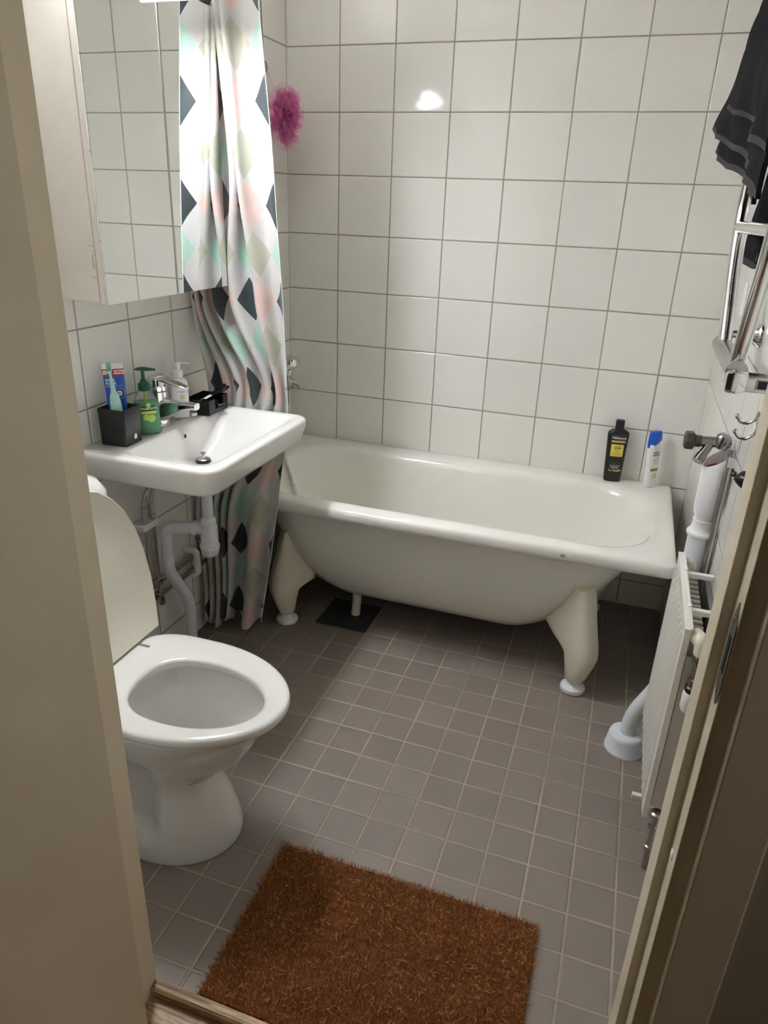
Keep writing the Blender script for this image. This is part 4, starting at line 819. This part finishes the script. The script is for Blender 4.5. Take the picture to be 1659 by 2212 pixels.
# thermostat/heater cartridge with end cap and rocker switch
bm = B(); R_ = []
for x, h_, r_ in ((1.464, .014, .006), (1.466, .019, .009), (1.474, .0215, .011), (1.484, .0215, .011), (1.486, .0215, .011), (1.498, .019, .013), (1.502, .0165, .014)):
    R_.append([Vector((x, p.x - 1.185, 1.136 + p.y)) for p in rr(-h_ * .9, h_ * .9, -h_, h_, r_ * .8, 0, 6)])
loft(bm, R_); obj('end_cap', bm, 'chrome', tr_, ang=40)
bm = lathe(B(), [(.0185, 0), (.0185, .060)], (1.501, -1.185, 1.136), (1, 0, 0), 32); ct = obj('heater_cartridge', bm, 'chrome', tr_)
bm = B(); box(bm, (1.514, -1.2055, 1.127), (1.548, -1.2015, 1.146)); sw = obj('switch_housing', bm, 'chrome_dull', ct, smooth=False, bevel=.002)
bm = B(); box(bm, (1.518, -1.2075, 1.129), (1.544, -1.205, 1.144)); obj('rocker_switch', bm, 'black_gloss', sw, smooth=False, bevel=.001, label='black rocker switch')

# towel
tw = thing('towel', 'dark grey terry towel hanging over the chrome towel rail', 'towel', (1.45, -.95, 1.36))
def sheet(c, nu=40, nv=50, wav=.008, ph=0, thick=.007, sag=0):
    TL, TR, BL, BR = [Vector(p) for p in c]; bm = B(); V = []
    for side in (0, 1):
        G = []
        for j in range(nv + 1):
            v = j / nv; row = []
            for i in range(nu + 1):
                u = i / nu; p = (TL * (1 - u) + TR * u) * (1 - v) + (BL * (1 - u) + BR * u) * v
                p = p + Vector((wav * math.sin(u * 9 + ph + v * 1.5) * (.4 + v) + .004 * math.sin(17 * v + u * 7) + .003 * math.sin(31 * u - 9 * v) - side * -thick * 0 + (thick if side else 0), 0, -sag * math.sin(PI * u) * v + .002 * math.sin(u * 30)))
                if p.x > 1.556: p.x = 1.556
                row.append(bm.verts.new(p))
            G.append(row)
        V.append(G)
    for G in V:
        for j in range(nv):
            for i in range(nu): bm.faces.new((G[j][i], G[j][i + 1], G[j + 1][i + 1], G[j + 1][i]))
    A, Bq = V
    for j in range(nv):
        bm.faces.new((A[j][0], A[j + 1][0], Bq[j + 1][0], Bq[j][0])); bm.faces.new((A[j][nu], Bq[j][nu], Bq[j + 1][nu], A[j + 1][nu]))
    for i in range(nu):
        bm.faces.new((A[0][i], Bq[0][i], Bq[0][i + 1], A[0][i + 1])); bm.faces.new((A[nv][i], A[nv][i + 1], Bq[nv][i + 1], Bq[nv][i]))
    bm.faces.ensure_lookup_table()
    for k_, G in enumerate(V):
        for j in (nv - 1,):
            for i in range(nu): bm.faces[k_ * nu * nv + j * nu + i].material_index = 1
    return bm
def layer(name, bm):
    o = obj(name, bm, 'towel', tw); o.data.materials.append(M['towelhem']); return o
layer('back_layer', sheet(((1.478, -.69, 2.03), (1.462, -1.34, 2.03), (1.394, -.74, 1.545), (1.445, -1.30, 1.435)), ph=.4, wav=.007))
layer('front_layer', sheet(((1.472, -.705, 2.035), (1.452, -1.42, 2.035), (1.386, -.76, 1.590), (1.432, -1.42, 1.440)), ph=1.4, wav=.007))
layer('folded_corner', sheet(((1.446, -.98, 1.98), (1.438, -1.42, 2.0), (1.402, -1.00, 1.600), (1.422, -1.42, 1.50)), ph=2.4, wav=.008))
layer('rear_tail', sheet(((1.502, -.72, 2.03), (1.500, -1.25, 2.03), (1.504, -.83, 1.335), (1.502, -1.10, 1.345)), ph=.9, wav=.012, sag=.02))

# robe hook
rh = thing('robe_hook', 'chrome double robe hook on the right wall below the towel rail', 'hook', (1.555, -1.075, 1.03))
bm = lathe(B(), [(.016, 0), (.016, .004), (.010, .009), (.002, .011)], (1.5612, -1.085, 1.04), (-1, 0, 0), 24); obj('hook_plate', bm, 'chrome', rh)
for dy, dz in ((.004, .006), (-.012, -.022)):
    y0 = -1.07 + dy; z0 = 1.04 + dz
    pts = smooth_path([(1.556, y0 - .012, z0 + .014), (1.552, y0 - .008, z0 - .002), (1.540, y0 - .004, z0 - .014), (1.526, y0, z0 - .013), (1.518, y0 + .002, z0 - .003)], 7)
    bm = tube(B(), pts, [.0052 - .0016 * math.sin(PI * i / (len(pts) - 1)) for i in range(len(pts))], 14); lathe(bm, [(.001, -.0056), (.004, -.004), (.0056, 0), (.004, .004), (.001, .0056)], pts[-1], n=14); obj('hook_arm', bm, 'chrome', rh)
bm = B(); lathe(bm, [(.018, 0), (.018, .004), (.012, .012), (.003, .020)], (1.5612, -1.045, .905), (-1, 0, 0), 16, sy=1.0, sx=1.25); lathe(bm, [(.003, 0), (.007, .002), (.005, .010)], (1.548, -1.02, .905), (-1, .6, .2), 8); tag(obj('hair_clip', bm, 'black_gloss'), 'small black clip hanging on the right wall below the hook', 'hair clip')
bm = B(); box(bm, (1.5575, -.46, 1.17), (1.5612, -.40, 1.255)); tag(obj('wall_card', bm, 'white', smooth=False), 'small white card fixed on the right wall behind the towel rail', 'card')

# ================================================================== DOORMAT
dm = thing('doormat', 'rectangular brown coir doormat on the tiled floor in the doorway', 'doormat', (1.0, -1.71, 0))
X0, X1, Y0, Y1 = .700, 1.302, -1.896, -1.517
bm = B(); loft(bm, [rr(X0 + .004, X1 - .004, Y0 + .003, Y1 - .004, .01, z, 4) for z in (.0005, .010)]); obj('mat_backing', bm, 'coirbase', dm, smooth=False)
N = 70000
px = rng.uniform(X0 + .001, X1 - .001, N); py = rng.uniform(Y0 + .001, Y1 - .001, N)
edge = np.minimum(np.minimum(px - X0, X1 - px), np.minimum(py - Y0, Y1 - py))
h_ = rng.uniform(.010, .0185, N); lean = rng.normal(size=(N, 2)) * .0035
outx = np.where(px - X0 < .006, -1, np.where(X1 - px < .006, 1, 0)); outy = np.where(py - Y0 < .006, 0, np.where(Y1 - py < .006, 1, 0)); lean[:, 0] += outx * rng.uniform(0, .006, N); lean[:, 1] += outy * rng.uniform(0, .006, N)
wd = rng.uniform(.00045, .0009, N); an = rng.uniform(0, PI, N); dx = np.cos(an) * wd; dy = np.sin(an) * wd
v0 = np.stack([px - dx, py - dy, np.full(N, .002)], 1); v1 = np.stack([px + dx, py + dy, np.full(N, .002)], 1); v2 = np.stack([px + lean[:, 0] + dx * .5, py + lean[:, 1] + dy * .5, h_], 1); v3 = np.stack([px + lean[:, 0] - dx * .5, py + lean[:, 1] - dy * .5, h_], 1)
vv = np.stack([v0, v1, v2, v3], 1).reshape(-1, 3)
# stray long fibres lying on top
K = 1500; fx = rng.uniform(X0, X1, K); fy = rng.uniform(Y0 + .01, Y1, K); fa_ = rng.uniform(0, 2 * PI, K); fl2_ = rng.uniform(.004, .012, K); dxx = np.cos(fa_); dyy = np.sin(fa_)
w2 = .00035; q0 = np.stack([fx - dyy * w2, fy + dxx * w2, np.full(K, .0175)], 1); q1 = np.stack([fx + dyy * w2, fy - dxx * w2, np.full(K, .0175)], 1); q2 = np.stack([fx + dxx * fl2_ + dyy * w2, fy + dyy * fl2_ - dxx * w2, np.full(K, .020)], 1); q3 = np.stack([fx + dxx * fl2_ - dyy * w2, fy + dyy * fl2_ + dxx * w2, np.full(K, .020)], 1)
vv = np.concatenate([vv, np.stack([q0, q1, q2, q3], 1).reshape(-1, 3)]); NT = N + K
vv[:, 1] = np.maximum(vv[:, 1], -1.8975)
me = bpy.data.meshes.new('coir_pile'); me.vertices.add(4 * NT); me.vertices.foreach_set('co', vv.ravel()); me.loops.add(4 * NT); me.loops.foreach_set('vertex_index', np.arange(4 * NT)); me.polygons.add(NT); me.polygons.foreach_set('loop_start', np.arange(0, 4 * NT, 4)); me.update(); me.validate()
me.materials.append(M['coir']); o = bpy.data.objects.new('coir_pile', me); COL.objects.link(o); o.parent = dm; o.matrix_parent_inverse = Matrix.Translation(-dm.location); o['kind'] = 'stuff'
